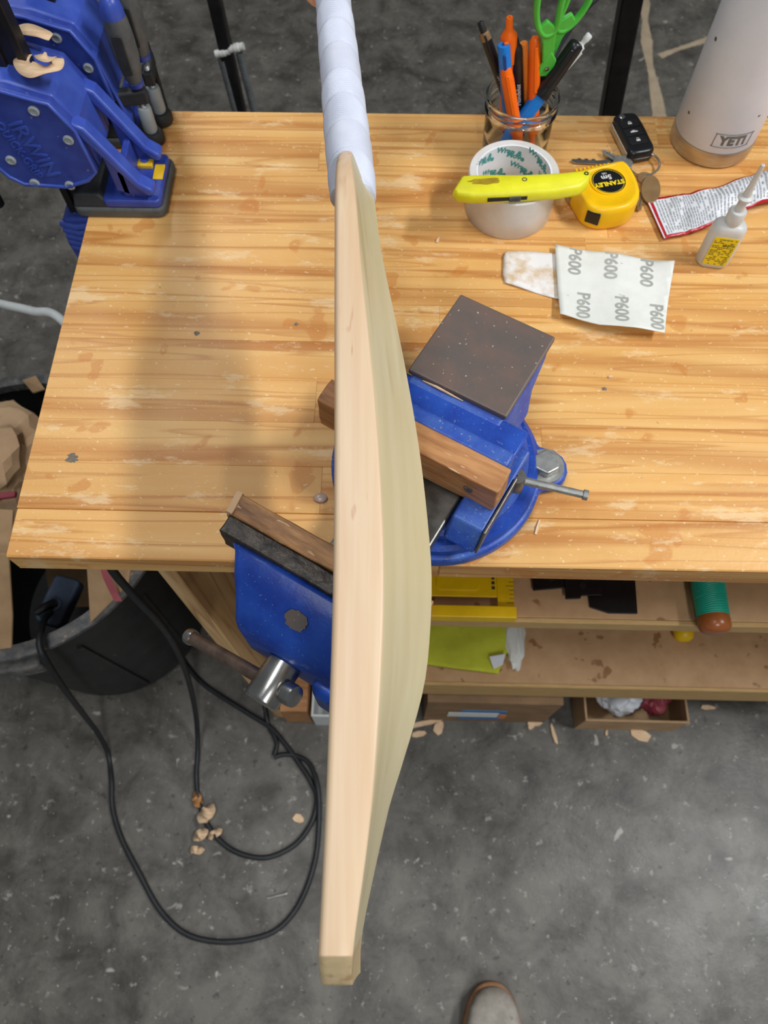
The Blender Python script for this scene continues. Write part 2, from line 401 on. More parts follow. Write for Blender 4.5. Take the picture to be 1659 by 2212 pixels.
# ================================================================== the setting
bm = boxb(-4, 4, -2, 6, -.1, 0)
floor = tag(obj('floor', bm, m_conc, smooth=0), 'dark mottled concrete workshop floor with pale specks', kind='structure')
def ragged(pts, w, z, seed, step=.012):                    # a ragged low strip of filler on the floor
    rnd = random.Random(seed); bm = NB(); pp = []
    path = cat(pts, 14)
    L_, R_ = [], []
    for i, p in enumerate(path):
        t = (path[min(i+1, len(path)-1)]-path[max(i-1, 0)]).normalized(); n = V((-t.y, t.x, 0))
        ww = w*(.75+.5*noise.noise(p*9+V((seed, 0, 0)))+.15*rnd.random())
        L_.append(p+n*ww*.5); R_.append(p-n*ww*.5)
    rs = [[V((a.x, a.y, -.002)), V((a.x, a.y, z)), V((b.x, b.y, z)), V((b.x, b.y, -.002))] for a, b in zip(L_, R_)]
    return rings(bm, rs)
tag(obj('wall_back', boxb(-4, 4, 6.0, 6.1, 0, 3.4), M('painted_wall', (150, 150, 146), (160, 160, 156), 8, .8), smooth=0), 'plain grey workshop wall far behind the bench', kind='structure')
m_fill = M('beige_filler', (182, 164, 138), (164, 146, 122), 20, .75, bmp=.2)
obj('filler_strip', ragged([W(1391, -60, 0), W(1393, 40, 0), W(1400, 120, 0), W(1412, 180, 0), W(1424, 250, 0), W(1430, 330, 0)], .035, .0012, 3), m_fill, floor)
obj('filler_strip', ragged([W(1425, 122, 0), W(1460, 108, 0), W(1500, 95, 0), W(1545, 80, 0), W(1600, 60, 0)], .026, .0012, 5), m_fill, floor)

# ================================================================== workbench
m_scorch = M('scorched_wood', (96, 92, 84), (128, 118, 100), 240, .6, bmp=.2)
bench = thing('workbench', 'pine workbench with stained laminated top and shelves underneath', 'workbench', (0, 0, 0))
XL, XR, YF, YK = -.342, 1.05, .232, .798
rows = 12; rh = (YK-YF)/rows; TH = .030
rnd = random.Random(11)
for r in range(rows):
    x = XL; k = 0
    while x < XR-.01:
        ln = rnd.uniform(.32, .62) if k else rnd.uniform(.2, .6)
        x2 = x+ln
        if XR-x2 < .15: x2 = XR
        g = .00006
        y0, y1 = YF+r*rh, YF+(r+1)*rh
        o = obj('stave', boxb(x+g, x2-g, y0+g, y1-g, ZB-TH, ZB-rnd.uniform(0, .00012)), m_pine, bench, smooth=0, bevel=.0002 if r else .0012, seg=1)
        x = x2; k += 1
for px, py, rr_, sd in ((155, 990, .0052, 1), (1305, 840, .002, 3), (425, 720, .0024, 4), (640, 700, .002, 6)):   # scorched spots
    q = W(px, py, ZB); cc = []
    for i in range(26):
        a = 2*math.pi*i/26; r_ = rr_*(1+.7*noise.noise(V((math.cos(a)*2.4, math.sin(a)*2.4, sd*3.3))))
        cc.append((q.x+r_*1.2*math.cos(a), q.y+r_*math.sin(a)))
    obj('scorch_spot', prism(NB(), cc, ZB-.0004, ZB+.00008), m_scorch, bench, smooth=0)
obj('end_panel', boxb(-.228, -.210, .245, .78, 0, ZB-TH), m_panel, bench, smooth=0, bevel=.001, seg=1)
obj('end_panel', boxb(-.03, -.012, .262, .78, 0, ZB-TH), m_panel, bench, smooth=0, bevel=.001, seg=1)
obj('end_panel', boxb(1.0, 1.018, .245, .78, 0, ZB-TH), m_panel, bench, smooth=0, bevel=.001, seg=1)
ZS1, ZS2 = .68, .28
for z, yf, ap in ((ZS1, .2535, .024), (ZS2, .263, .075)):
    sh = obj('shelf', boxb(-.012, 1.0, yf, .78, z-.016, z), m_shelf, bench, smooth=0, bevel=.001, seg=1)
    obj('shelf_edge', boxb(-.012, 1.0, yf-.006, yf-.0002, z-ap, z+.0003), m_shelf_edge, sh, smooth=0, bevel=.001, seg=1)

# ================================================================== bench vise
VC = V((.036, .325, ZB)); VR = R(-29.4)
vise = thing('bench_vise', 'blue swivel bench vise with wooden jaw pads bolted to workbench', 'vise', VC, VR)
lugs = ((.086, .045), (-.045, .088))
def hull_lug(r1, lr, z0, z1, shrink=0):
    pts = []
    n = 96
    for i in range(n):
        a = 2*math.pi*i/n; best = r1
        for lx, ly in lugs:
            d = math.hypot(lx, ly); th = a-math.atan2(ly, lx)
            th = (th+math.pi) % (2*math.pi)-math.pi
            if abs(th) < .62:
                s = math.sin(th)*d
                if abs(s) < lr: best = max(best, d*math.cos(th)+math.sqrt(lr*lr-s*s))
                else:
                    k = (abs(th)-math.asin(min(1, lr/d)))/.40
                    best = max(best, r1+(d*.92-r1)*max(0, 1-k)**2)
        pts.append((best*math.cos(a), best*math.sin(a)))
    return pts
bm = prism(NB(), hull_lug(.095, .021, 0, 0), 0, .016)
base = obj('swivel_base', bm, m_blue_dusty, vise, smooth=30, bevel=.004, seg=3)
obj('base_ring', lathe(NB(), [(.090, .014), (.090, .024), (.086, .028)]+[(.001, .028), (.001, .014)], seg=56), m_blue, base, smooth=40)
obj('turntable', lathe(NB(), [(.080, .026), (.080, .034), (.076, .038), (.001, .040), (.001, .026)], seg=56), m_blue_dusty, vise, smooth=40)
for lx, ly in lugs:
    b = obj('mounting_bolt', prism(NB(), ellipse(lx, ly, .0125, .0125, 6), .018, .027), m_zinc, vise, smooth=0, bevel=.0015)
    obj('washer', lathe(NB(), [(.017, .0155), (.017, .0185), (.001, .0185), (.001, .0155)], (lx, ly, 0), 28), m_zinc, b)
# fixed body: column, anvil, jaw
def loft(bm, secs):
    return rings(bm, [[V(p) for p in s] for s in secs])
col_s = lambda x0, x1, y0, y1, z: [(x0, y0, z), (x1, y0, z), (x1, y1, z), (x0, y1, z)]
bm = loft(NB(), [col_s(-.046, .052, -.02, .075, .036), col_s(-.042, .046, -.012, .09, .055), col_s(-.050, .042, .030, .128, .0715)])
obj('body', bm, m_blue_dusty, vise, smooth=30, bevel=.004, seg=3)
obj('anvil', boxb(-.052, .0425, .036, .131, .071, .0775), m_cast, vise, smooth=0, bevel=.0016)
bm = loft(NB(), [col_s(-.056, .050, -.014, .04, .040), col_s(-.080, .062, -.012, .038, .062), col_s(-.088, .066, -.0115, .037, .071)])
obj('fixed_jaw', bm, m_blue, vise, smooth=30, bevel=.003, seg=3)
bm = loft(NB(), [col_s(-.088, .066, -.0115, .006, .070), col_s(-.088, .066, -.0115, .004, .0865)])
obj('jaw_ridge', bm, m_blue_dusty, vise, smooth=30, bevel=.003, seg=3)
# two long splinters of shaving lying in the step in front of the anvil
def rough_block(x0, x1, y0, y1, z0, z1, seed, amp=.0012, nx=28, ny=6, nz_=5):
    bm = NB(); bmesh.ops.create_cube(bm, size=1)
    bmesh.ops.subdivide_edges(bm, edges=bm.edges[:], cuts=6, use_grid_fill=True)
    for v in bm.verts:
        p = V(((x0+x1)/2+v.co.x*(x1-x0), (y0+y1)/2+v.co.y*(y1-y0), (z0+z1)/2+v.co.z*(z1-z0)))
        q = p*70+V((seed*3.1, seed, 0))
        v.co = p+V((noise.noise(q)*amp*1.5, noise.noise(q+V((9, 0, 0)))*amp, noise.noise(q+V((0, 9, 0)))*amp))
    return bm
pad = tag(obj('jaw_pad', rough_block(-.098, .070, -.0365, -.0118, .052, .0895, 2), m_padwood2, vise, smooth=25, bevel=.0012), 'long reddish wooden jaw pad')
obj('bolt_head', cyl(NB(), (.046, -.0358, .073), (.046, -.0378, .073), .0038, seg=14), m_cast, pad)
pad = tag(obj('jaw_pad', rough_block(-.102, .070, -.156, -.138, .052, .0895, 5), m_padwood, vise, smooth=25, bevel=.0012), 'chewed dark wooden jaw pad')
obj('pad_end_flap', rough_block(-.1035, -.098, -.1565, -.1375, .056, .0915, 9, .0015), m_kraft, pad, smooth=25)
obj('jaw_plate', rough_block(-.100, .068, -.1715, -.1565, .058, .0875, 7, .0010), m_jawstrip, vise, smooth=25, bevel=.0012)
# moving jaw: broad head that tapers towards the spindle boss
def mj(y, x0, x1, z1, z0, drop=.006):
    return [(x0, y, z0), (x0, y, z1-drop), (x0*.72+x1*.28, y, z1), (x0*.28+x1*.72, y, z1), (x1, y, z1-drop), (x1, y, z0)]
bm = loft(NB(), [mj(-.1600, -.092, .060, .066, .048, .002), mj(-.1716, -.089, .058, .083, .030, .003), mj(-.176, -.084, .055, .084, .018), mj(-.190, -.076, .048, .079, .004), mj(-.205, -.066, .040, .070, -.008), mj(-.217, -.060, .034, .059, -.014), mj(-.222, -.056, .030, .048, -.014)])
mjaw = obj('moving_jaw', bm, m_blue, vise, smooth=38, bevel=.004, seg=3)
bm = NB(); 
cc = []
for i in range(22):
    a = 2*math.pi*i/22; rr_ = .0075*(1+.45*noise.noise(V((math.cos(a)*2.2, math.sin(a)*2.2, 4))))
    cc.append((rr_*math.cos(a)*1.25, rr_*math.sin(a)))
sl = Matrix.Translation((-.012, -.1985, .0755))@Matrix.Rotation(R(31), 4, 'X')
obj('bare_patch', prism(bm, cc, -.0006, .0006, sl), m_cast, mjaw, smooth=0)
for sx in (.026,):                                    # lower wings of the casting
    bm = loft(NB(), [[(sx-.012, -.17, -.012), (sx+.012, -.17, -.012), (sx+.012, -.17, .02), (sx-.012, -.17, .02)],
                     [(sx-.012, -.226, -.030), (sx+.012, -.226, -.030), (sx+.012, -.226, .030), (sx-.012, -.226, .030)],
                     [(sx-.008, -.232, -.022), (sx+.008, -.232, -.022), (sx+.008, -.232, .022), (sx-.008, -.232, .022)]])
    obj('casting_wing', bm, m_blue, mjaw, smooth=30, bevel=.003)
obj('slide', boxb(-.032, .040, -.19, .02, .032, .047), m_steel_dk, vise, smooth=0, bevel=.0015)
for x0, x1 in ((-.066, -.0355), (.0435, .072)):
    bm = loft(NB(), [col_s(x0, x1, -.070, .03, .036), col_s(x0, x1, -.056, .03, .056)])
    obj('slide_rail', bm, m_blue_dusty, vise, smooth=0, bevel=.002)
obj('rail_face', loft(NB(), [col_s(.0722, .0745, -.070, .0, .040), col_s(.0722, .0745, -.058, .0, .058)]), m_steel_dk, vise, smooth=0, bevel=.0008)
# spindle boss, tommy bar
ys = -.236
boss = obj('spindle_head', lathe(NB(), [(.0135, -.20), (.0135, -.222), (.0148, -.2235), (.0148, -.256), (.0138, -.2575), (.001, -.2575), (.001, -.20)], (-.014, 0, .022), 40, ax=Matrix.Rotation(R(-90), 3, 'X')), m_steel, vise, smooth=40)
bm = NB()
b0, b1 = V((-.014, -.241, .022))+V((.86, -.02, .42)).normalized()*.0215, V((-.014, -.241, .022))-V((.86, -.02, .42)).normalized()*.105
dd = (b1-b0).normalized()
bar = obj('tommy_bar', cyl(NB(), b0, b1, .0058, seg=20), m_bronze, vise)
obj('bar_knob', tube(NB(), [b0-dd*.006, b0-dd*.0048, b0-dd*.001, b0+dd*.0045, b0+dd*.006], [.0056, .0086, .0092, .0092, .0078], 24), m_steel, bar, smooth=40)
obj('bar_knob', tube(NB(), [b1+dd*.004, b1+dd*.003, b1-dd*.001, b1-dd*.004], [.0050, .0070, .0074, .0066], 24), m_steel, bar, smooth=40)
# swivel lock
lk = obj('lock_screw', lathe(NB(), [(.0085, .030), (.0085, .052), (.0075, .054), (.001, .054), (.001, .030)], (.072, .004, 0), 24), m_steel_dk, vise)
q0, q1 = V((.071, .003, .049)), V((.131, .020, .049))
obj('lock_lever', tube(NB(), [q0, q0.lerp(q1, .93), q0.lerp(q1, .935), q1.lerp(q0, .005), q1], [.0036, .0034, .0046, .0046, .0036], 16), m_zinc, lk)

# ================================================================== cricket bat
def camp(px, py, dep): return CAM+ray(px, py)*dep
BA, BB_ = camp(720, 290, .543), camp(684, 2085, .386)
bx = (BB_-BA).normalized(); bw = (V((0, 0, 1))-bx*bx.z).normalized(); bd = bw.cross(bx)
if bd.x < 0: bd = -bd
HW = .054
bat = thing('cricket_bat', 'unfinished pale willow cricket bat with white ribbed rubber grip, held above vise', 'cricket bat')
mb = Matrix((bx, bw, bd)).transposed().to_4x4(); mb.translation = BA-bw*HW
bat.matrix_world = mb                                       # local x: towards the toe, y: edge up, z: face to back
BL = (BB_-BA).length+.016
T_EDGE = [(-.024, .007), (-.005, .010), (.044, .0145), (.104, .0178), (.19, .0245), (.25, .0280), (.310, .0300), (.37, .0292), (.439, .0258), (.48, .0220), (.511, .0185), (.53, .017)]
B_SP = [(-.024, .022), (.0, .027), (.060, .034), (.153, .050), (.224, .060), (.290, .0655), (.321, .066), (.366, .0625), (.391, .0575), (.435, .0435), (.451, .038), (.515, .0225), (.53, .0205)]
B_FR = [(-.024, .004), (.0, .001), (.1, .0022), (.31, .0048), (.44, .0030), (.53, .0)]
B_W = [(-.024, .012), (-.016, .0205), (-.004, .030), (.012, .040), (.030, .0470), (.052, .0512), (.080, .0534), (.11, .054), (.3, .054), (.49, .054), (.53, .054)]
def bat_sec(s, wsc=None):
    t = smooth_tab(T_EDGE, s); b = smooth_tab(B_SP, s); f = smooth_tab(B_FR, s); w = wsc if wsc else smooth_tab(B_W, s)
    b = max(b, f+t+.003)
    e = f+t
    rf = min(.0042, t*.35); rb = .0012
    half = []                                               # from the middle of the face up to the edge and over the back to the spine
    half.append((0, f-.0006)); half.append((w*.55, f-.0003))
    for i in range(5):
        a = R(-90+90*i/4); half.append((w-rf+rf*math.cos(a), f+rf+rf*math.sin(a)))
    half.append((w+.0002, f+t*.6))
    half.append((w, e-rb)); half.append((w-rb*.35, e-rb*.3)); half.append((w-rb, e+rb*.2))
    for k in (.12, .3, .5, .7, .86, .95):
        y = w*(1-k)
        z = e+(b-e)*(k**.92)-.0025*math.sin(math.pi*k)*min(1, (b-e)/.02)
        half.append((y, z))
    half.append((0, b))
    up = [V((s, y, z)) for y, z in half]
    dn = [V((s, -y, z)) for y, z in half[1:-1]][::-1]
    return up+dn
bm = NB()
secs = []
s = -.024
while s < BL-.0215:
    secs.append(bat_sec(s)); s += .006 if s < .1 else .011
end0 = BL-.021
for k, ww in ((0, .054), (.0008, .0538), (.0016, .0530), (.011, .0410), (.0195, .0290), (.0212, .0262), (.0216, .02)):
    secs.append(bat_sec(end0+k, ww))
rings(bm, secs)
nh = len(secs[0]); nhalf = (nh+2)//2
blade = obj('blade', bm, m_bat_edge, bat, smooth=28)
blade.data.materials.append(m_bat_back); blade.data.materials.append(m_bat_end)
for p in blade.data.polygons:
    c = p.center; f = smooth_tab(B_FR, c.x); t = smooth_tab(T_EDGE, c.x)
    if c.x > end0+.0012: p.material_index = 2
    elif c.z > f+t+.0001: p.material_index = 1
# rubber grip: overlapping scallops of fine ribs
bm = NB(); rs = []
G_R = [(-.30, .0150), (-.20, .0146), (-.13, .0158), (-.066, .0172), (-.02, .0180), (.012, .0172)]
G_C = [(-.30, -.016), (-.20, -.0075), (-.066, .0050), (0, .0112), (.012, .012)]
ns, na = 800, 200
for i in range(ns+1):
    s = -.298+.308*i/ns; c = smooth_tab(G_C, s); r0 = smooth_tab(G_R, s); ring = []
    for j in range(na):
        a = 2*math.pi*j/na
        fl = (a-R(50)) % (2*math.pi)-math.pi                 # scallops arc over the top of the handle
        u = s*1000+13*math.cos(a-R(84))+900
        k = math.floor(u/27.0); ph = (u/27.0-k)
        amp = .00045; lip = .0007*(1-ph)
        slope = -15.0*math.cos(a-R(84)+(-.5 if k % 2 else .5))
        rib = math.sin((s*1000-slope)*2*math.pi/2.1)
        if k % 3 == 2: amp = .00006
        r = r0+lip*1.3+amp*rib*min(1, ph*5, (1-ph)*5)
        ring.append(V((s, r*math.sin(a)*1.03, c+r*math.cos(a))))
    rs.append(ring)
rings(bm, rs)
obj('grip', bm, m_white_grip, bat, smooth=180)

# ================================================================== things on the bench top
# ---- glass jar with pens
JC = V((.127, .740, ZB)); JH = .078
jar = tag(obj('glass_jar', lathe(NB(), [(.030, 0), (.0345, .002), (.0365, .006), (.0370, .030), (.0368, .052), (.0355, .058), (.0365, .060), (.0395, .0615), (.0395, .0645), (.0372, .066), (.0385, .0690), (.0385, .0715), (.0372, .073), (.0388, .0755), (.0392, .0785), (.0380, .0800), (.0364, .0795),
     (.0358, .076), (.0352, .060), (.0344, .055), (.0345, .030), (.0340, .009), (.031, .006), (.001, .0055), (.001, .0)], seg=64), m_glass, smooth=60),
     'short clear glass jar holding pens and scissors', 'jar')
jar.location = JC; jar.scale = (1, 1, .88)
def pen(name, label, cat_, bot, top, parts, group='pens in the glass jar'):
    a = V((bot[0], bot[1], ZB+.0095)); b = W(top[0], top[1], ZB+top[2])
    q = (b-a); L = q.length
    t = thing(name, label, cat_, a, group=group); t.rotation_mode = 'QUATERNION'
    z = q.normalized(); x = V((1, 0, 0)); x = (x-z*x.dot(z)).normalized(); y = z.cross(x)
    t.rotation_quaternion = Matrix((x, y, z)).transposed().to_quaternion()
    for nm, prof, mt in parts:
        prof = [(r*1.2 if r > .0012 else r, L-v if v >= 0 else -v) for r, v in prof]  # measured down from the top end
        obj(nm, lathe(NB(), prof, seg=20), mt, t, smooth=40)
    return t, L
C0 = (.127, .740)
def bp(dx, dy): return (C0[0]+dx, C0[1]+dy)
# dark mechanical pencil
t, L = pen('mechanical_pencil', 'slim dark grey mechanical pencil leaning out over jar rim beside blue pen', 'pencil', bp(.012, -.010), (1037, 47, .128),
    [('barrel', [(.0040, .012), (.0044, .020), (.0046, .05), (.0046, .11), (.0015, .128), (.001, .1285), (.001, .012)], m_black), ('push_button', [(.0022, 0), (.0026, .001), (.0028, .012), (.001, .013), (.001, 0)], m_matte_black), ('collar', [(.0042, .010), (.0046, .012), (.0046, .018), (.001, .019), (.001, .010)], m_brownmetal)])
box(b := NB(), (0, -.0060, L-.03), (.0022, .0012, .036)); obj('clip', b, m_matte_black, t, bevel=.0004)
text('lettering', 'DRAWING', .0055, m_wtxt, t, m=Matrix.Translation((0, -.0057, L-.066))@Matrix.Rotation(R(-90), 4, 'Y')@Matrix.Rotation(R(90), 4, 'X'))
# tall orange highlighter with clip
t, L = pen('highlighter', 'tall orange highlighter, cap up, behind the blue pen', 'pen', bp(-.010, .012), (1101, 37, .148),
    [('body', [(.0060, .046), (.0060, .13), (.003, .142), (.001, .1425), (.001, .046)], m_orange), ('cap', [(.0024, 0), (.0029, .001), (.0029, .011), (.0042, .014), (.0064, .018), (.0070, .020), (.0068, .047), (.001, .0475), (.001, 0)], m_orange)])
box(b := NB(), (-.003, -.0092, L-.034), (.0045, .0028, .030)); obj('clip', b, m_orange, t, bevel=.0008)
# blue pen
t, L = pen('ballpoint_pen', 'light blue pen with flat end beside black marker', 'pen', bp(-.005, -.004), (1088, 96, .126),
    [('barrel', [(.0046, 0), (.0052, .0015), (.0054, .03), (.0052, .1), (.002, .122), (.001, .1225), (.001, 0)], m_penblue), ('end_plug', [(.0022, -.0), (.0022, -.0)], m_dkblue)][:1])
obj('end_plug', lathe(NB(), [(.0018, L-.0005), (.0018, L+.0006), (.0005, L+.0006), (.0005, L-.0005)], seg=14), m_dkblue, t)
box(b := NB(), (.0, -.0070, L-.024), (.003, .0016, .034)); obj('clip', b, m_dkblue, t, bevel=.0005)
# orange pen in front
t, L = pen('ballpoint_pen', 'short orange pen leaning on the near rim of jar', 'pen', bp(.005, -.022), (1092, 146, .104),
    [('barrel', [(.0030, 0), (.0044, .001), (.0050, .004), (.0056, .012), (.0056, .075), (.002, .098), (.001, .0985), (.001, 0)], m_orange)])
box(b := NB(), (.0005, -.0072, L-.026), (.0042, .0024, .042)); obj('clip', b, m_orange, t, bevel=.0008)
# black marker with lettering
t, L = pen('marker_pen', 'black marker pen with pale lettering standing between orange pens', 'pen', bp(.006, .004), (1115, 82, .126),
    [('barrel', [(.0048, .016), (.0050, .03), (.0050, .112), (.0018, .124), (.001, .1245), (.001, .016)], m_black), ('cap', [(.0018, 0), (.0022, .001), (.0026, .006), (.0044, .009), (.0050, .012), (.0050, .020), (.001, .021), (.001, 0)], m_matte_black)])
text('lettering', 'Mondeluz', .0062, m_wtxt, t, m=Matrix.Translation((.0004, -.0062, L-.058))@Matrix.Rotation(R(-90), 4, 'Y')@Matrix.Rotation(R(90), 4, 'X'))
# thin amber pen and orange pen
pen('colour_pencil', 'thin amber orange pencil behind the black marker', 'pencil', bp(.017, .008), (1131, 92, .118),
    [('barrel', [(.0030, 0), (.0036, .001), (.0036, .09), (.001, .116), (.0006, .1162), (.0006, 0)], m_orange2)])
t, L = pen('ballpoint_pen', 'bright orange pen standing against the green scissors', 'pen', bp(.020, -.008), (1156, 80, .126),
    [('barrel', [(.0026, 0), (.0044, .003), (.0050, .020), (.0052, .1), (.002, .122), (.001, .1225), (.001, 0)], m_orange)])
box(b := NB(), (.001, -.0068, L-.030), (.0034, .0016, .046)); obj('clip', b, m_orange, t, bevel=.0005)
# fat blue marker with black cap and the white clipped pen behind it
t, L = pen('marker_pen', 'fat blue marker with glossy black cap slanting out of jar', 'pen', bp(-.018, -.016), (1248, 92, .118),
    [('barrel', [(.0064, .056), (.0066, .066), (.0066, .135), (.0036, .15), (.001, .1505), (.001, .056)], m_penblue), ('cap', [(.0050, 0), (.0062, .0015), (.0066, .006), (.0070, .050), (.0078, .054), (.0078, .058), (.001, .059), (.001, 0)], m_black)])
box(b := NB(), (-.003, -.0096, L-.026), (.004, .0026, .040)); obj('clip', b, m_black, t, bevel=.0008)
t, L = pen('ballpoint_pen', 'dark pen with white push button and white clip slanting beside fat blue marker', 'pen', bp(-.020, .0), (1275, 74, .116),
    [('barrel', [(.0042, .018), (.0046, .024), (.0046, .11), (.002, .13), (.001, .1305), (.001, .018)], m_dkblue), ('push_button', [(.0024, 0), (.0030, .001), (.0030, .006), (.0022, .008), (.0022, .011), (.0044, .0125), (.0046, .018), (.001, .0185), (.001, 0)], m_white)])
box(b := NB(), (.0036, -.0056, L-.034), (.0028, .0016, .036)); obj('clip', b, m_white, t, bevel=.0004)
pen('ballpoint_pen', 'blue pen standing low inside the jar below its rim', 'pen', bp(-.002, .018), (1168, 210, .064),
    [('barrel', [(.003, 0), (.0045, .002), (.0047, .04), (.002, .055), (.001, .0555), (.001, 0)], m_penblue)])
# scissors
SB = V((C0[0]+.008, C0[1]+.012, ZB+.0095)); SP = W(1180, 125, ZB+.104)
sc = thing('scissors', 'scissors with bright green plastic finger loops standing in jar', 'scissors', SB)
z = (SP-SB).normalized(); x = V((1, .25, 0)); x = (x-z*x.dot(z)).normalized(); y = z.cross(x)
sc.rotation_mode = 'QUATERNION'; sc.rotation_quaternion = Matrix((x, y, z)).transposed().to_quaternion()
PL = (SP-SB).length
for sgn, yy in ((-1, -.0022), (1, .0022)):
    bl = obj('blade', loft(NB(), [[(sgn*-.001, yy-.001, 0), (sgn*.002, yy-.001, 0), (sgn*.002, yy+.001, 0), (sgn*-.001, yy+.001, 0)],
                                 [(-.006, yy-.001, PL-.012), (.007, yy-.001, PL-.012), (.007, yy+.001, PL-.012), (-.006, yy+.001, PL-.012)],
                                 [(-.006, yy-.001, PL+.01), (.006, yy-.001, PL+.01), (.006, yy+.001, PL+.01), (-.006, yy+.001, PL+.01)]]), m_steel, sc, smooth=0)
    # plastic bow: shank plus finger loop
    hy = yy*1.9
    shank = [(-.0080, PL-.010), (.0080, PL-.010), (.0088, PL+.004)] if sgn < 0 else [(-.0078, PL-.004), (.0070, PL-.006)]
    bm = NB()
    sh_ = [(.0005*sgn, PL-.009), (.0075*sgn+.002, PL-.004), (.0125*sgn, PL+.020), (.021*sgn, PL+.036), (.014*sgn, PL+.044), (.002*sgn, PL+.036), (-.001*sgn, PL+.02), (-.0075*sgn, PL-.002)]
    prism_y(bm, sh_, hy-.0028, hy+.0028)
    bow = obj('bow', bm, m_green, sc, smooth=40, bevel=.0016, seg=3)
    lp = [(.0025, .034), (.0045, .056), (.006, .078), (.013, .094), (.024, .094), (.031, .076), (.0285, .054), (.0215, .037), (.012, .0285)] if sgn < 0 else [(.0025, .030), (.004, .050), (.006, .066), (.013, .078), (.022, .077), (.028, .062), (.0265, .048), (.020, .034), (.011, .026)]
    obj('finger_loop', tube(NB(), cat([(sgn*p[0], hy, PL+p[1]) for p in lp], 6, True), .0040, 12, True, flat=.8), m_green, bow, smooth=60)
obj('bow_tip', prism_y(NB(), [(-.0085, PL-.004), (-.0080, PL-.013), (-.004, PL-.0155), (.004, PL-.0155), (.0080, PL-.013), (.0085, PL+.002), (0, PL+.012)], -.0078, -.0042), m_green, sc, smooth=40, bevel=.0014, seg=3)
obj('pivot_screw', lathe(NB(), [(.0024, .0076), (.0024, .0086), (.0012, .0092), (.0004, .0092), (.0004, .0076)], (0, 0, PL-.006), 18, ax=Matrix.Rotation(R(90), 3, 'X')), m_steel, sc)

# ---- roll of packing tape
TC = V((.1165, .6515, ZB))
tp = thing('tape_roll', 'roll of clear packing tape with printed white core lying flat', 'tape', TC)
obj('tape', lathe(NB(), [(.0395, .0008), (.0462, .0), (.0470, .001), (.0468, .024), (.0470, .047), (.0460, .048), (.0395, .0475)], seg=72, loop=True), m_tape, tp, smooth=40)
core = obj('core', lathe(NB(), [(.0378, .0), (.0394, .0), (.0394, .0477), (.0378, .0477)], seg=72, loop=True), m_core, tp, smooth=40)
def on_core(th0, zc):
    def fn(p):
        a = th0-p.x/.0378                                   # reads left to right from inside the roll
        return V((.0376*math.cos(a), .0376*math.sin(a), zc+p.y))
    return fn
for a, zc, rot in ((140, .041, 0), (88, .038, 0), (36, .040, 0), (166, .021, 0), (114, .016, 0), (62, .019, 0), (10, .020, 0), (192, .040, 0)):
    mm = Matrix.Rotation(R(-14), 4, 'Z')
    text('lettering', 'Wrap &', .0088, m_teal, core, fn=on_core(R(a), zc), ex=0, bold=.0004, cuts=2, m=Matrix.Translation((-.004, .003, 0))@mm)
    text('lettering', 'Move', .0088, m_teal, core, fn=on_core(R(a), zc), ex=0, bold=.0004, cuts=2, m=Matrix.Translation((.004, -.003, 0))@mm)

# ---- yellow utility knife lying across the tape
k0, k1 = W(977, 413, ZB+.055), W(1266, 396, ZB+.055)
kd = k1-k0; KL = .1425
kn = thing('utility_knife', 'grimy yellow utility knife lying across the tape roll', 'knife', (k0.x, k0.y, ZB+.0479), math.atan2(kd.y, kd.x))
up = [(0, -.0035), (.004, -.0105), (.020, -.0138), (.060, -.0150), (.105, -.0146), (.128, -.0110), (.138, -.0030), (.1425, .0085), (.1410, .0120), (.136, .0130), (.108, .0110), (.070, .0118), (.036, .0150), (.014, .0155), (.010, .0140)]
bm = NB()
def kring(z, ins):
    c = V((.07, 0, 0)); out = []
    for i, p in enumerate(up):
        a, b = V(up[i-1]).to_3d(), V(up[(i+1) % len(up)]).to_3d(); n = (b-a).normalized(); n = V((-n.y, n.x, 0))
        out.append(V((p[0], p[1], z))+n*ins)
    return out
rings(bm, [kring(0, .003), kring(.0022, .0004), kring(.0052, 0), kring(.0092, .0), kring(.0122, .0010), kring(.0138, .0034)])
body = obj('body', bm, m_knife, kn, smooth=50)
cc = []
for i in range(40):
    a = 2*math.pi*i/40; r_ = 1+.4*noise.noise(V((math.cos(a)*2, math.sin(a)*2, 1.3)))
    cc.append((.034+.0165*r_*math.cos(a), .0035+.0042*r_*math.sin(a)))
obj('grime_patch', prism(NB(), cc, .01375, .01392), m_rust, body, smooth=0)
obj('screw_hole', lathe(NB(), [(.0026, .0132), (.0026, .0141), (.0016, .0141), (.0016, .0134), (.0003, .0134), (.0003, .0132)], (.073, .003, 0), 20), m_steel_dk, body)
obj('lanyard_hole', lathe(NB(), [(.0024, .0120), (.0024, .0142), (.0013, .0142), (.0013, .0128), (.0003, .0128), (.0003, .0120)], (.1365, .0062, 0), 20), m_matte_black, body)
obj('slider_slot', boxb(.034, .074, -.0156, -.0140, .0052, .0092), m_matte_black, body, smooth=0)
bm = NB()
for i in range(7): boxb(.056+i*.0016, .0570+i*.0016, -.0172, -.0150, .0048, .0096, bm)
boxb(.0555, .0675, -.0164, -.0148, .0046, .0098, bm)
obj('slider_button', bm, m_grey_rub, kn, smooth=0)

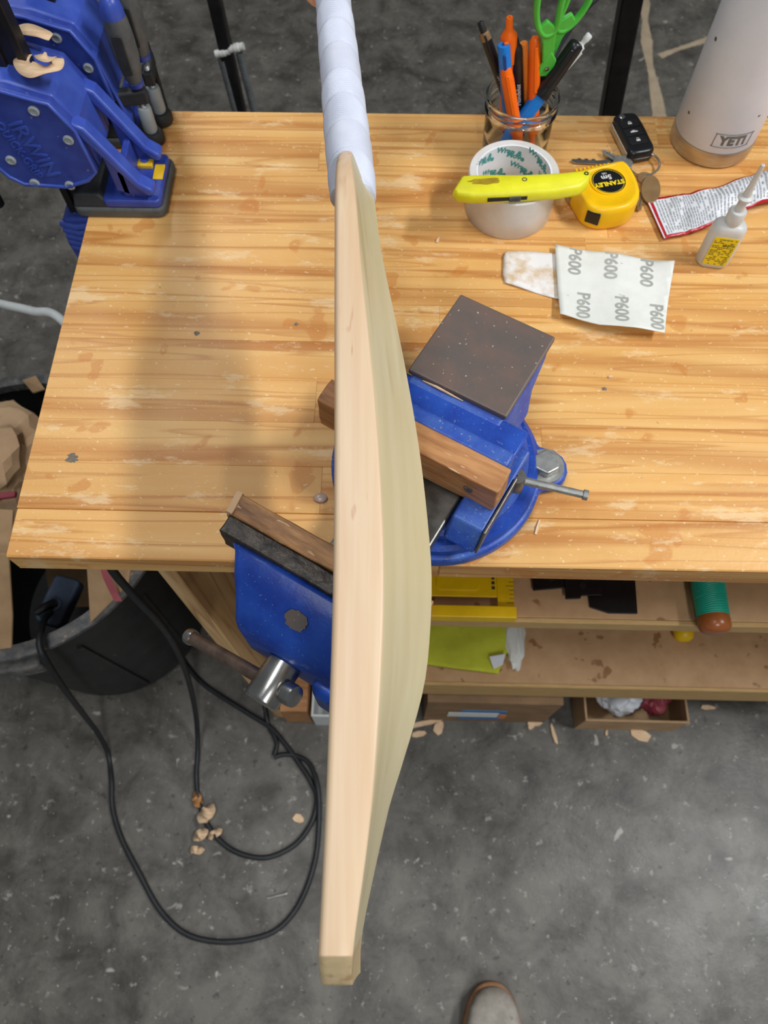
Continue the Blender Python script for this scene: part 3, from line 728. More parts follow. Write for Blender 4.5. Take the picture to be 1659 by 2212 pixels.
# ---- tape measure
mc = W(1317, 398, ZB+.034)
tm = thing('tape_measure', 'yellow tape measure with black round label lying on its side over keys', 'tape measure', (mc.x, mc.y+.006, ZB), R(12)); tm.scale = (.92, .92, .84)
body_o = [(-.036, -.012), (-.033, -.026), (-.022, -.036), (-.004, -.0395), (.014, -.0375), (.027, -.029), (.0345, -.016), (.037, .004), (.036, .022), (.033, .032), (.027, .0355), (.0, .033), (-.020, .030), (-.0335, .0265), (-.0375, .022), (-.038, .006)]
bc = cat([(p[0], p[1], 0) for p in body_o], 4, True)
def mring(z, k): return [V((p.x*k, p.y*k, z)) for p in bc]
rings(bm := NB(), [mring(0, .93), mring(.002, .975), mring(.006, 1), mring(.027, 1), mring(.031, .975), mring(.0335, .93), mring(.034, .90), mring(.0342, .82), mring(.0336, .80)])
mb_ = obj('case', bm, m_tapeyel, tm, smooth=45)
obj('label_rim', lathe(NB(), [(.0215, .0330), (.0215, .0350), (.0196, .0352), (.0196, .0338), (.0005, .0338), (.0005, .0330)], (.002, .004, 0), 48), m_tapeyel, mb_)
ld = obj('label_disc', lathe(NB(), [(.0194, .0338), (.0194, .0346), (.0005, .0346), (.0005, .0338)], (.002, .004, 0), 48), m_black, mb_)
obj('label_ring', lathe(NB(), [(.0182, .0346), (.0182, .03472), (.0178, .03472), (.0178, .0346)], (.002, .004, 0), 48, loop=True), m_ylabel_txt, ld)
text('lettering', 'STANLEY', .0088, m_ylabel_txt, ld, m=TM(.002, .0005, .0347, R(182)), bold=.00035)
text('lettering', '5m', .0098, m_wtxt, ld, m=TM(.0015, .0105, .0347, R(182)), bold=.0002)
text('lettering', '16ft', .0040, m_wtxt, ld, m=TM(.001, .0165, .0347, R(182)))
for i, a in enumerate((-72, -52, -36)):                     # grip ribs on the near side
    p = V((.034*math.cos(R(a)), .0375*math.sin(R(a)), 0))
    obj('grip_rib', tube(NB(), [p*1.0+V((0, 0, .003)), p*1.015+V((0, 0, .010)), p*1.012+V((0, 0, .024)), p*.97+V((0, 0, .032))], [.0016, .0022, .0022, .0014], 10), m_tapeyel, mb_)
bm = loft(NB(), [[(-.0325, -.0296, .010), (-.0190, -.0398, .010), (-.0190, -.0398, .028), (-.0325, -.0296, .028)], [(-.029, -.026, .010), (-.017, -.035, .010), (-.017, -.035, .028), (-.029, -.026, .028)]])
obj('lock_button', bm, m_black, tm, smooth=0, bevel=.0012)
obj('hook', boxb(-.0402, -.0372, .006, .020, .004, .016), m_steel, tm, smooth=0, bevel=.0006)
bm = NB()
for i in range(9): boxb(-.028+i*.005, -.0255+i*.005, .0305+.0004*i, .0355+.0002*i, .020, .0305, bm)
obj('top_ridges', bm, m_tapeyel, mb_, smooth=0, bevel=.001)

# ---- car key on a ring with keys and a leather tag
fc = W(1365, 297, ZB+.008)
fob = thing('car_key', 'black folding car key fob with chrome button beside tape measure', 'key', (fc.x, fc.y, ZB), R(14), 'keys on the ring')
fo = cat([(-.0145, -.030, 0), (-.0155, -.012, 0), (-.0150, .014, 0), (-.0125, .030, 0), (-.004, .0335, 0), (.006, .0330, 0), (.0135, .029, 0), (.0155, .010, 0), (.0150, -.014, 0), (.0135, -.030, 0), (.0, -.0325, 0)], 4, True)
fr = lambda z, k: [V((p.x*k, p.y*k, z)) for p in fo]
rings(bm := NB(), [fr(0, .92), fr(.002, .99), fr(.0065, 1), fr(.0068, .985), fr(.0125, .985), fr(.0148, .93), fr(.0152, .86)])
fbd = obj('shell', bm, m_black, fob, smooth=45)
obj('chrome_side', boxb(-.0168, -.0152, -.026, .024, .003, .0105), m_brushed, fbd, smooth=0, bevel=.0006)
obj('release_button', lathe(NB(), [(.0036, .0148), (.0036, .0166), (.0028, .0172), (.0004, .0172), (.0004, .0148)], (-.005, .0255, 0), 20), m_steel, fbd)
for i, y in enumerate((.0135, .0, -.0135)):
    bt = obj('button', prism(NB(), rrect(-.0105, .0105, y-.0058, y+.0058, .0018), .0150, .0160), m_matte_black, fbd, smooth=0, bevel=.0004)
    if i == 0:   # closed padlock
        sym = prism(NB(), [(-.0022, y-.0016), (.0022, y-.0016), (.0022, y+.001), (-.0022, y+.001)], .0160, .0162)
        tube(sym, [(-.0014, y+.001, .0161), (-.0012, y+.0026, .0161), (.0012, y+.0026, .0161), (.0014, y+.001, .0161)], .0003, 6)
    elif i == 1:  # boot lid: side view of a car
        sym = prism(NB(), [(-.0042, y-.0012), (.0042, y-.0012), (.0042, y+.0002), (.0024, y+.0005), (.0008, y+.0018), (-.0018, y+.0018), (-.0030, y+.0005), (-.0042, y+.0002)], .0160, .0162)
    else:         # open padlock
        sym = prism(NB(), [(-.0022, y-.002), (.0022, y-.002), (.0022, y+.0006), (-.0022, y+.0006)], .0160, .0162)
        tube(sym, [(.0014, y+.0006, .0161), (.0014, y+.0022, .0161), (-.0006, y+.003, .0161), (-.0016, y+.0022, .0161)], .0003, 6)
    obj('symbol', sym, m_wtxt, bt, smooth=0)
rc = W(1392, 352, ZB+.006)
kr = tag(obj('key_ring', tube(NB(), [(rc.x+.0165*math.cos(a), rc.y+.0150*math.sin(a)-.001, ZB+.0050+.0030*math.sin(a+.6)) for a in [2*math.pi*i/40 for i in range(40)]], .0012, 10, True), m_steel), 'split steel key ring next to tape measure', 'key ring')
def key(name, label, bow_px, tip_px, mt, bw_=.010, z=.002, hexbow=False):
    a, b = W(*bow_px, ZB+z), W(*tip_px, ZB+z); d = b-a; L = d.length
    t = thing(name, label, 'key', (a.x, a.y, ZB), math.atan2(d.y, d.x), 'keys on the ring')
    hd = obj('bow', prism(NB(), ellipse(0, 0, bw_*1.05, bw_, 8 if hexbow else 24), z-.001, z+.0012), mt, t, smooth=30, bevel=.0004)
    o = [(bw_*.8, .0036), (L-.004, .0036), (L, .001), (L-.002, -.002)]
    n = 7
    for i in range(n):
        x0 = L-.004-(L*.55)*i/n; o.append((x0, -.0036 if i % 2 else -.0016)); o.append((x0-.003, -.0036 if i % 2 else -.0016))
    o += [(bw_*.8, -.0038)]
    obj('shank', prism(NB(), o, z-.0008, z+.0010), mt, t, smooth=0, bevel=.0002)
    obj('groove', boxb(bw_, L-.006, .0003, .0012, z+.001, z+.0013), m_steel_dk, t, smooth=0)
    return t
key('door_key', 'long bright steel key poking out behind the tape measure', (1330, 352), (1233, 347), m_steel, .011, .0022)
key('door_key', 'bluish steel key with notched tip pointing towards glass jar', (1345, 352), (1301, 325), m_zinc, .011, .0052, True)
key('door_key', 'brass brown key hanging below the ring beside the tape measure', (1393, 385), (1377, 456), m_brownmetal, .0085, .0022)
lt0 = W(1403, 412, ZB+.006)
tg = tag(obj('key_tag', prism(NB(), ellipse(0, 0, .0105, .021, 28), .0, .0022), m_brownmetal, smooth=30, bevel=.0006), 'brown leaf shaped key tag lying under the ring', 'key tag')
tg.location = (lt0.x+.002, lt0.y+.003, ZB+.0040); tg.rotation_euler = (0, R(0), R(-10))

# ---- white insulated bottle
WB = V((.353, .7585, ZB))
bo = thing('water_bottle', 'white steel water bottle with bare steel foot at back of bench', 'bottle', WB)
obj('foot', lathe(NB(), [(.001, 0), (.0435, 0), (.0455, .002), (.0460, .006), (.0460, .0195), (.001, .0195)], seg=72), m_brushed, bo, smooth=35)
wb = obj('body', lathe(NB(), [(.001, .0196), (.0448, .0196), (.0455, .0206), (.0455, .20), (.0440, .214), (.038, .226), (.032, .231), (.001, .231)], seg=72), m_bottle, bo, smooth=35)
lid = obj('lid', lathe(NB(), [(.001, .2312), (.034, .2312), (.035, .233), (.035, .262), (.033, .266), (.001, .266)], seg=48), m_black, bo, smooth=35)
obj('lid_handle', tube(NB(), cat([(-.032, 0, .258), (-.034, 0, .275), (-.02, 0, .290), (.02, 0, .290), (.034, 0, .275), (.032, 0, .258)], 6), .005, 12), m_black, lid)
TA = R(-90+5)
def on_bottle(p):
    a = TA+p.x*.80/.0455; r = .04562
    return V((r*math.cos(a), r*math.sin(a), .036+p.y*.85))
text('lettering', 'YETI', .0172, m_engrave, wb, fn=on_bottle, ex=0, bold=.0011, spacing=1.08, cuts=3)
fo_ = [(-.0225, -.0090), (.0215, -.0090), (.0245, -.007), (.0255, .0075), (.0235, .0095), (-.0215, .0095), (-.0245, .0075), (-.0252, -.006)]
fpts = cat([(p[0], p[1], 0) for p in fo_], 5, True)
fpts2 = []
for p in fpts: fpts2.append(on_bottle(p))
obj('emblem_frame', tube(NB(), fpts2, .0005, 6, True), m_engrave, wb)
for px, py, sx in ((1488, 243, .0022), (1546, 84, .0026), (1640, 250, .0020)):
    d = ray(px, py); c = WB; ox, oy = CAM.x-c.x, CAM.y-c.y
    a_ = d.x**2+d.y**2; b_ = 2*(ox*d.x+oy*d.y); c_ = ox*ox+oy*oy-.0455**2; disc = b_*b_-4*a_*c_
    if disc > 0:
        p = CAM+d*((-b_-math.sqrt(disc))/(2*a_)); n = V((p.x-c.x, p.y-c.y, 0)).normalized()
        obj('paint_chip', cyl(NB(), p-c-n*.0004, p-c+n*.00018, sx, sx*.8, 7), m_engrave, wb)

# ---- snack wrapper: crumpled strip, printed back with red edges
wr = thing('snack_wrapper', 'crumpled red and white snack wrapper covered in fine print', 'wrapper', (0, 0, 0))
Lp = [(1394, 436), (1440, 428), (1480, 424), (1530, 413), (1590, 396), (1640, 380), (1700, 366), (1760, 356)]
Rp = [(1432, 520), (1470, 512), (1508, 503), (1548, 486), (1600, 464), (1650, 446), (1710, 436), (1765, 428)]
nu, nv = 60, 16
La = cat([W(a, b, ZB+.002) for a, b in Lp], 9)[:nu+1]; Ra = cat([W(a, b, ZB+.002) for a, b in Rp], 9)[:nu+1]
def wsurf(u, v):
    i = u*nu; k = min(int(i), nu-1); f = i-k
    a = La[k].lerp(La[k+1], f); b = Ra[k].lerp(Ra[k+1], f); p = a.lerp(b, v)
    n = noise.noise(V((u*9, v*2.2, 3)))*.0035+noise.noise(V((u*20, v*5, 1)))*.0012
    p.z = ZB+.0045+.010*math.sin(math.pi*v)*max(0, u-.12)**.6+n*min(1, u*5)+.004*u
    return p
def wsheet(u0, u1, v0, v1, off, n1, n2):
    bm = NB(); g = [[bm.verts.new(wsurf(u0+(u1-u0)*i/n1, v0+(v1-v0)*j/n2)+V((0, 0, off))) for j in range(n2+1)] for i in range(n1+1)]
    for i in range(n1):
        for j in range(n2): bm.faces.new((g[i][j], g[i+1][j], g[i+1][j+1], g[i][j+1]))
    return bm
film = obj('film', wsheet(0, 1, 0, 1, 0, 70, 14), m_red, wr, smooth=60, solid=.0005)
pn = obj('printed_panel', wsheet(.045, .97, .06, .94, .0007, 64, 12), m_wrap, film, smooth=60)
obj('seal_stripe', wsheet(.004, .020, .0, 1, .0008, 2, 12), m_wrap, film, smooth=60)
bm = NB(); rn = random.Random(4)
nl = 46
for li in range(nl):                                        # rows of print too small to read
    u = .062+.90*li/nl; v = .09
    while v < .88:
        w_ = rn.uniform(.03, .11)
        if rn.random() < .9:
            q = [wsurf(u, v), wsurf(u+.0080, v), wsurf(u+.0080, min(.92, v+w_)), wsurf(u, min(.92, v+w_))]
            bm.faces.new([bm.verts.new(p+V((0, 0, .0011))) for p in q])
        v += w_+.016
obj('fine_print', bm, m_gtxt, pn, smooth=0)

# ---- glue bottle
gc = W(1541, 563, ZB); gc = V((.327, .579, ZB))
gl = thing('glue_bottle', 'small white glue bottle with yellow label and long nozzle', 'glue bottle', gc, R(-9))
def gring(z, k, kx=1): return [V((p[0]*k*kx, p[1]*k, z)) for p in rrect(-.0170, .0170, -.0105, .0105, .0095, 6)]
rings(bm := NB(), [gring(0, .86), gring(.0015, .95), gring(.004, 1), gring(.046, 1), gring(.050, .95), gring(.053, .80), gring(.0545, .6, .8)])
gb = obj('bottle_body', bm, m_hdpe, gl, smooth=50)
obj('neck', lathe(NB(), [(.0078, .052), (.0078, .058), (.0086, .0585), (.0086, .068), (.0076, .0695), (.0055, .070), (.001, .070), (.001, .052)], seg=32), m_hdpe, gb, smooth=40)
nzl = obj('nozzle', lathe(NB(), [(.0046, .0702), (.0042, .082), (.0036, .0835), (.0075, .0845), (.0075, .0862), (.0040, .0875), (.0034, .094), (.0018, .122), (.0012, .1225), (.0004, .1225), (.0004, .0702)], seg=28), m_hdpe, gl, smooth=40)
lb = obj('label', boxb(-.0118, .0118, -.01085, -.01045, .006, .043), m_label_yel, gb, smooth=0)
bm = NB(); rn = random.Random(8)
for li in range(17):
    zz = .0408-li*.00205; x = -.0108
    while x < .0100:
        w_ = rn.uniform(.0012, .0036)
        if rn.random() < (.62 if li not in (3, 6) else .2): boxb(x, min(x+w_, .0106), -.0110, -.0108, zz-.0008, zz, bm)
        x += w_+.0007
obj('fine_print', bm, m_ink, lb, smooth=0)
text('lettering', '05-2026', .0036, m_ink, lb, m=Matrix.Translation((.0045, -.0111, .0338))@Matrix.Rotation(R(90), 4, 'X'))

# ---- sandpaper
def sheet(poly, zf, step=.006):
    xs = [p[0] for p in poly]; ys_ = [p[1] for p in poly]
    x0, x1, y0, y1 = min(xs), max(xs), min(ys_), max(ys_)
    bm = NB(); nx, ny = int((x1-x0)/step)+1, int((y1-y0)/step)+1
    g = [[bm.verts.new((x0+(x1-x0)*i/nx, y0+(y1-y0)*j/ny, 0)) for j in range(ny+1)] for i in range(nx+1)]
    for i in range(nx):
        for j in range(ny): bm.faces.new((g[i][j], g[i+1][j], g[i+1][j+1], g[i][j+1]))
    c = V((sum(xs)/len(xs), sum(ys_)/len(ys_), 0))
    for i in range(len(poly)):
        a, b = V((*poly[i], 0)), V((*poly[(i+1) % len(poly)], 0)); n = (b-a).cross(V((0, 0, 1)))
        if n.dot(c-a) > 0: n = -n
        bmesh.ops.bisect_plane(bm, geom=bm.verts[:]+bm.edges[:]+bm.faces[:], plane_co=a, plane_no=n, clear_outer=True)
    for v in bm.verts: v.co.z = zf(v.co.x, v.co.y)
    return bm
sp = [W(x, y, ZB+.004)[:2] for x, y in ((1198, 531), (1455, 569), (1430, 730), (1345, 722), (1290, 712), (1208, 684))]
def spz(x, y):
    d = .595-y
    return ZB+.0050+.0085*max(0, (d-.06)/.05)**1.5*(.55+.45*math.sin((x-.16)*26))+.0012*math.sin(x*90)+.0025*max(0, (x-.26)/.03)
ss = tag(obj('sandpaper_sheet', sheet(sp, spz), m_paper, smooth=60, solid=.0005), 'curled cut sheet of sandpaper printed side up', 'sandpaper')
ssp = [V((*p, 0)) for p in sp]
tn = (ssp[1]-ssp[0]).normalized(); tn = V((-tn.y, tn.x, 0))
rn_ = (ssp[2]-ssp[1]).normalized(); rn_ = V((-rn_.y, rn_.x, 0))
for i, (px, py) in enumerate(((1241, 563), (1318, 574), (1396, 588), (1258, 662), (1339, 674), (1415, 690))):
    p = W(px, py, ZB+.005)
    text('lettering', 'P600', .0185, m_print, ss, m=TM(p.x, p.y, 0, R(-98)), ex=0, bold=.0005, fn=lambda c: V((c.x, c.y, spz(c.x, c.y)+.0005)),
         clip=((ssp[0]-tn*.0008, tn), (ssp[1]-rn_*.001, rn_)))
sp2 = [W(x, y, ZB+.004)[:2] for x, y in ((1094, 541), (1150, 539), (1225, 548), (1228, 648), (1199, 641), (1092, 608), (1087, 590), (1088, 550))]
ss2 = tag(obj('sandpaper_sheet', sheet(sp2, lambda x, y: ZB+.0016+.0008*math.sin(x*120)), m_grit, smooth=60, solid=.0012), 'small used sandpaper piece caked with tan wood dust', 'sandpaper')

# ---- splinters caught in the step in front of the anvil
for (x0, y0), (x1, y1), lab in (((913, 822), (1000, 866), 'long thin splinter lying along the front of the anvil'), ((985, 846), (1058, 884), 'pale splinter in the vise step at the corner of anvil')):
    a, b = W(x0, y0, ZB+.0725), W(x1, y1, ZB+.0725); c = (a+b)/2
    o = tag(obj('wood_splinter', tube(NB(), [a-c, (a-c)*.3+V((0, 0, .0010)), (b-c)*.4+V((0, 0, .0004)), b-c], [.0005, .0012, .0010, .0004], 6), m_wchip, smooth=0), lab, 'splinter', 'splinters on the vise'); o.location = c
# ---- crumbs on the bench
cr = [(946, 519, .0085, 70, 'pale splinter lying in front of the tape roll'), (1161, 1139, .015, 72, 'thin pale splinter lying by the vise base'), (1318, 815, .004, 10, 'tiny pinkish wood crumb on the worn pale wood')]
for px, py, L_, a, lab in cr:
    p = W(px, py, ZB); t = tag(obj('wood_splinter', loft(NB(), [[(-L_/2, -.0012, 0), (-L_/2, .0012, 0), (-L_/2, .0008, .0012), (-L_/2, -.0008, .0012)], [(0, -.0018, 0), (0, .0016, 0), (0, .001, .0022), (0, -.001, .0018)], [(L_/2, -.0008, 0), (L_/2, .0014, 0), (L_/2, .0006, .001), (L_/2, -.0004, .001)]]), m_wchip, smooth=0), lab, 'splinter')
    t.location = (p.x, p.y, ZB+.0001); t.rotation_euler = (0, 0, R(a))
p = W(693, 1077, ZB)
gd = tag(obj('glue_drop', ball(NB(), (0, 0, 0), .0062, (1, .8, .35), 20), m_glue), 'rounded drop of dried glue on bench near the moving jaw', 'glue drop'); gd.location = (p.x, p.y, ZB+.0012)

# ================================================================== quick clamps at the back corner of the bench
def make_clamp(dy, label, bar_top, reach=1.0):
    Y0 = .632
    t = thing('bar_clamp', label, 'clamp', (-.31, Y0+dy, ZB), group='quick clamps on the bench corner')
    o = V((-.31, Y0, ZB))
    def P(px, py):                                          # outline of the near cheek, in the clamp's own frame
        p = WY(px, py, Y0)-o; return (p.x, p.z)
    def A(px, py):
        x, z = P(px, py); return (-.006+(x+.006)*reach if x > -.006 else x, z)
    X = lambda x: -.006+(x+.006)*reach if x > -.006 else x
    plate = [P(55, 396), P(150, 402), P(197, 387), P(213, 368), P(166, 277), P(106, 217), P(0, 188), (-.095, .158), (-.112, .135), (-.113, .085), (-.096, .052)]
    core = [(-.035, .040), (-.006, .050), (.001, .062), (-.003, .112), (-.018, .139), (-.055, .152), (-.095, .155), (-.110, .130), (-.111, .085), (-.094, .050)]
    cb = obj('body', prism_y(NB(), core, .006, .062), m_clampblue2, t, smooth=20, bevel=.004, seg=3)
    cx = sum(p[0] for p in plate)/len(plate); cz = sum(p[1] for p in plate)/len(plate)
    for y0, y1, yi in ((-.003, .008, -.0036), (.060, .070, .0705)):
        ch = obj('side_plate', prism_y(NB(), plate, y0, y1), m_clampblue, t, smooth=20, bevel=.003, seg=3)
        if y0 < 0:
            rim_ = [V(((p[0]-cx)*.965+cx, y0, (p[1]-cz)*.965+cz)) for p in plate]
            obj('raised_rim', tube(NB(), rim_, .0022, 8, True), m_clampblue2, ch, smooth=60)
            for px, py in ((75, 232), (152, 297), (24, 342), (77, 393), (155, 398)):
                q = P(px, py)
                q = (q[0]*.97+cx*.03, q[1]*.97+cz*.03)
                obj('screw', lathe(NB(), [(.0052, .0015), (.0052, .0042), (.0036, .0050), (.0036, .0040), (.0004, .0040), (.0004, .0015)], (q[0], 0, q[1]), 18, ax=Matrix.Rotation(R(90), 3, 'X')), m_paleg, ch, smooth=30)
            for s_, px, py, sz in (('IRWIN', 76, 318, .0225), ('QUICK-GRIP', 44, 320, .0118)):
                q = P(px, py); u = V((.22, 0, -1)).normalized(); w_ = V((0, -1, 0)).cross(u)
                mm = Matrix((u, w_, V((0, -1, 0)))).transposed().to_4x4(); mm.translation = V((q[0], y0-.0004, q[1]))
                text('lettering', s_, sz, m_clampblue2, ch, m=mm, ex=.0008, bold=.0002)
    # two arms that run down to the foot
    arm = [A(182, 279), A(299, 396), A(329, 410), A(331, 428), A(309, 436), A(250, 418), A(245, 404), A(225, 360)]
    rib = [A(150, 262), A(182, 276), A(300, 393), A(331, 409), A(333, 420), A(322, 421), A(292, 402), A(180, 300)]
    for y in (.0, .052):
        a = obj('arm', prism_y(NB(), arm, y+.004, y+.010), m_clampblue, t, smooth=20, bevel=.0015)
        obj('arm_rib', prism_y(NB(), rib, y-.003, y+.014), m_clampblue2, a, smooth=20, bevel=.0025, seg=3)
    obj('arm_web', boxb(X(.015), X(.022), .004, .060, .022, .055), m_clampblue, t, smooth=0, bevel=.001)
    obj('foot_plate', prism(NB(), rrect(-.010, X(.052), -.002, .070, .006), .0125, .022), m_clampblue, t, smooth=20, bevel=.002)
    for y in (.006, .046):
        yp = obj('yellow_pad', boxb(X(.020), X(.038), y, y+.016, .0215, .0265), m_yel, t, smooth=0, bevel=.001)
        obj('rivet', lathe(NB(), [(.0046, .026), (.0046, .0285), (.0030, .029), (.0030, .0272), (.0004, .0272), (.0004, .026)], (X(.029), y+.008, 0), 16), m_clampblue2, yp)
    obj('yellow_edge', boxb(X(.040), X(.051), .030, .052, .0215, .0235), m_yel, t, smooth=0, bevel=.0008)
    obj('pad', prism(NB(), rrect(-.045, X(.055), -.004, .076, .010), .0002, .0126), m_grey_rub, t, smooth=20, bevel=.003, seg=3)
    obj('pad_flange', loft(NB(), [col_s(-.043, .0, -.002, .074, .0126), col_s(-.041, -.014, .004, .066, .026)]), m_dk_rub, t, smooth=0, bevel=.002)
    # I-section bar
    b = NB(); boxb(-.063, -.040, .030, .038, -.24, bar_top, b); boxb(-.066, -.058, .026, .042, -.24, bar_top, b); boxb(-.045, -.037, .026, .042, -.24, bar_top, b)
    obj('bar', b, m_blackbar, t, smooth=0, bevel=.001)
    # lower jaw that grips under the worktop
    b = loft(NB(), [col_s(-.080, -.0335, .018, .052, -.110), col_s(-.082, -.0335, .016, .054, -.060), col_s(-.074, -.0340, .016, .054, -.022)])
    lj = obj('lower_jaw', b, m_clampblue, t, smooth=20, bevel=.004, seg=3)
    for i in range(5): obj('jaw_rib', tube(NB(), [(-.078, .0185, -.030-i*.009), (-.06, .0150, -.032-i*.009), (-.036, .0160, -.030-i*.009)], .0042, 10), m_clampblue2, lj)
    obj('lower_arm', loft(NB(), [col_s(-.036, -.008, .022, .048, -.075), col_s(-.036, .040, .022, .048, -.045)]), m_clampblue, lj, smooth=20, bevel=.003)
    obj('lower_pad', boxb(-.010, .045, .016, .054, -.045, -.0305), m_grey_rub, lj, smooth=0, bevel=.003)
    b = tube(NB(), cat([(-.075, .035, .070), (-.115, .035, .055), (-.145, .035, .020), (-.150, .035, -.02)], 5), .0075, 12)
    obj('trigger', b, m_matte_black, t)
    return t
make_clamp(0, 'blue quick clamp with embossed lettering on its cheek, nearer bench front', .33)
make_clamp(.105, 'blue quick clamp standing behind the lettered clamp at bench corner', .33, .28)

# ---- screw clamps beside them
def screw_clamp(x, y, label, h, av):
    t = thing('screw_clamp', label, 'clamp', (x, y, ZB), group='screw clamps on the bench corner')
    obj('foot', lathe(NB(), [(.001, .0002), (.0115, .0002), (.0128, .003), (.0128, .010), (.0105, .014), (.001, .0145)], seg=28), m_dk_rub, t, smooth=35)
    obj('collar', lathe(NB(), [(.0072, .0146), (.0078, .017), (.0078, .042), (.0068, .045), (.001, .0452), (.001, .0146)], seg=28), m_paleg, t, smooth=35)
    b = NB(); prof = [(.001, .044)]
    z = .045
    while z < h-.01: prof += [(.0034, z), (.0042, z+.0009)]; z += .0018
    prof += [(.001, z)]
    obj('threaded_spindle', lathe(b, prof, seg=18), m_zinc, t, smooth=20)
    hd = obj('handle', lathe(NB(), [(.001, h), (.0075, h), (.0085, h+.004), (.0105, h+.016), (.0125, h+.028), (.0130, h+.046), (.0122, h+.064), (.0112, h+.070), (.001, h+.070)], seg=32), m_grey_rub, t, smooth=35)
    obj('handle_collar', lathe(NB(), [(.001, h-.004), (.0078, h-.004), (.0090, h+.0015), (.001, h+.0015)], seg=28), m_clampblue, hd)
    obj('end_cap', lathe(NB(), [(.0112, h+.0695), (.0112, h+.076), (.0095, h+.084), (.006, h+.089), (.001, h+.0905), (.001, h+.0695)], seg=28), m_clampblue2, hd, smooth=50)
    obj('grip_panel', prism(NB(), rrect(-.0055, .0055, h+.016, h+.058, .003), -.0008, .0014, Matrix.Translation((0, -.0128, 0))@Matrix.Rotation(R(90), 4, 'X')), m_dk_rub, hd, smooth=0, bevel=.0008)
    n = V((-av.y, av.x, 0)).normalized()*.006; zl, zh = V((0, 0, .050)), V((0, 0, .066))
    obj('arm', loft(NB(), [[c_-n+zl, c_+n+zl, c_+n+zh, c_-n+zh] for c_ in (-av.normalized()*.008, av)]), m_dk_rub, t, smooth=0, bevel=.002)
    obj('bar', box(NB(), (av.x, av.y, -.06), (.014, .007, .264), math.atan2(av.y, av.x)), m_blackbar, t, smooth=0, bevel=.001)
    return t
p = W(330, 292, ZB+.008)
screw_clamp(p.x, p.y, 'screw clamp with grey handle and blue domed tip beside quick clamps', .074, V((-.092, -.017, 0)))
p = W(348, 250, ZB+.008)
screw_clamp(p.x, p.y, 'screw clamp with grey handle right at the back edge of bench', .082, V((-.004, .030, 0)))

# ---- curled shavings
def curl(name, label, pts, width, mat, group=None, twist=.3, seed=1, cat_='shaving'):
    path = cat(pts, 6); n = len(path); bm = NB(); prev = None
    cen = sum(path, V((0, 0, 0)))/n; cen.z = min(p.z for p in path)
    for i, p in enumerate(path):
        t = (path[min(i+1, n-1)]-path[max(i-1, 0)]).normalized()
        s = V((-t.y, t.x, 0)); s = s.normalized() if s.length > 1e-4 else V((1, 0, 0))
        s = (s+V((0, 0, twist*math.sin(i*.5+seed)))).normalized()
        k = width*(.5+.5*math.sin(math.pi*(i+.6)/(n+.2)))*.5
        a, b = bm.verts.new(p-cen+s*k), bm.verts.new(p-cen-s*k)
        if prev: bm.faces.new((prev[0], prev[1], b, a))
        prev = (a, b)
    o = tag(obj(name, bm, mat, smooth=60, solid=.0005), label, cat_, group); o.location = cen
    return o
zt = ZB+.156
c0 = W(92, 145, zt)
curl('wood_shaving', 'curled pale wood shaving resting on top of the lettered clamp', [c0+V((-.016, .016, .001)), c0+V((-.019, .004, .003)), c0+V((-.012, -.006, .003)), c0+V((.002, -.009, .003)), c0+V((.014, -.004, .004)), c0+V((.017, .004, .006))], .017, m_wchip, 'shavings on the clamps', .25)
curl('wood_shaving', 'small curled shaving loop on top of the lettered clamp', [c0+V((-.006, .014, .002)), c0+V((.0, .004, .008)), c0+V((.008, .003, .007)), c0+V((.010, .010, .003))], .010, m_wchip, 'shavings on the clamps', .3, 3)
c1 = W(70, 75, zt+.002)
curl('wood_shaving', 'pointed flat shaving on top of the rear quick clamp', [c1+V((-.022, .004, .001)), c1+V((-.006, .002, .004)), c1+V((.010, -.002, .003)), c1+V((.019, -.005, .001))], .015, m_wchip, 'shavings on the clamps', .1, 5)
c2 = W(266, 232, ZB+.004)
curl('wood_shaving', 'shaving curl caught between quick clamp arm and screw clamp', [c2+V((-.010, .012, .001)), c2+V((-.002, .004, .006)), c2+V((.004, -.006, .008)), c2+V((.012, -.014, .003))], .013, m_wchip, 'shavings on the clamps', .3, 2)

m_nut = M('bright_zinc', (236, 236, 230), (220, 220, 214), 60, .3, .3, bmp=.05)
# ================================================================== stands behind the bench
def post(name, label, a, b, w, mt=m_blackbar):
    t = thing(name, label, 'stand', (b.x, b.y, 0))
    o = V((b.x, b.y, 0)); z = (a-b).normalized(); x = V((1, 0, 0)); x = (x-z*x.dot(z)).normalized(); y = z.cross(x)
    sq = [(-w/2, -w/2), (w/2, -w/2), (w/2, w/2), (-w/2, w/2)]
    obj('post', rings(NB(), [[b-o+x*p[0]+y*p[1] for p in sq], [a-o+x*p[0]+y*p[1] for p in sq]]), mt, t, smooth=0, bevel=.003)
    obj('floor_plate', boxb(-.05, .05, -.11, .11, 0, .008), mt, t, smooth=0, bevel=.002)
    return t, o
ra, rb = WY(1362, 0, 1.2), WY(1316, 250, 1.2); k = (ra-rb)/(ra.z-rb.z)
post('metal_stand', 'square black steel post standing behind the glass jar', ra+k*.35, rb-k*(rb.z-.008), .033)
la, lb_ = WY(464, 0, 1.2), WY(517, 235, 1.2); k = (la-lb_)/(la.z-lb_.z)
st, so = post('spring_stand', 'black post with two dark coil springs hung from silver nuts', la+k*.3, lb_-k*(lb_.z-.008), .021)
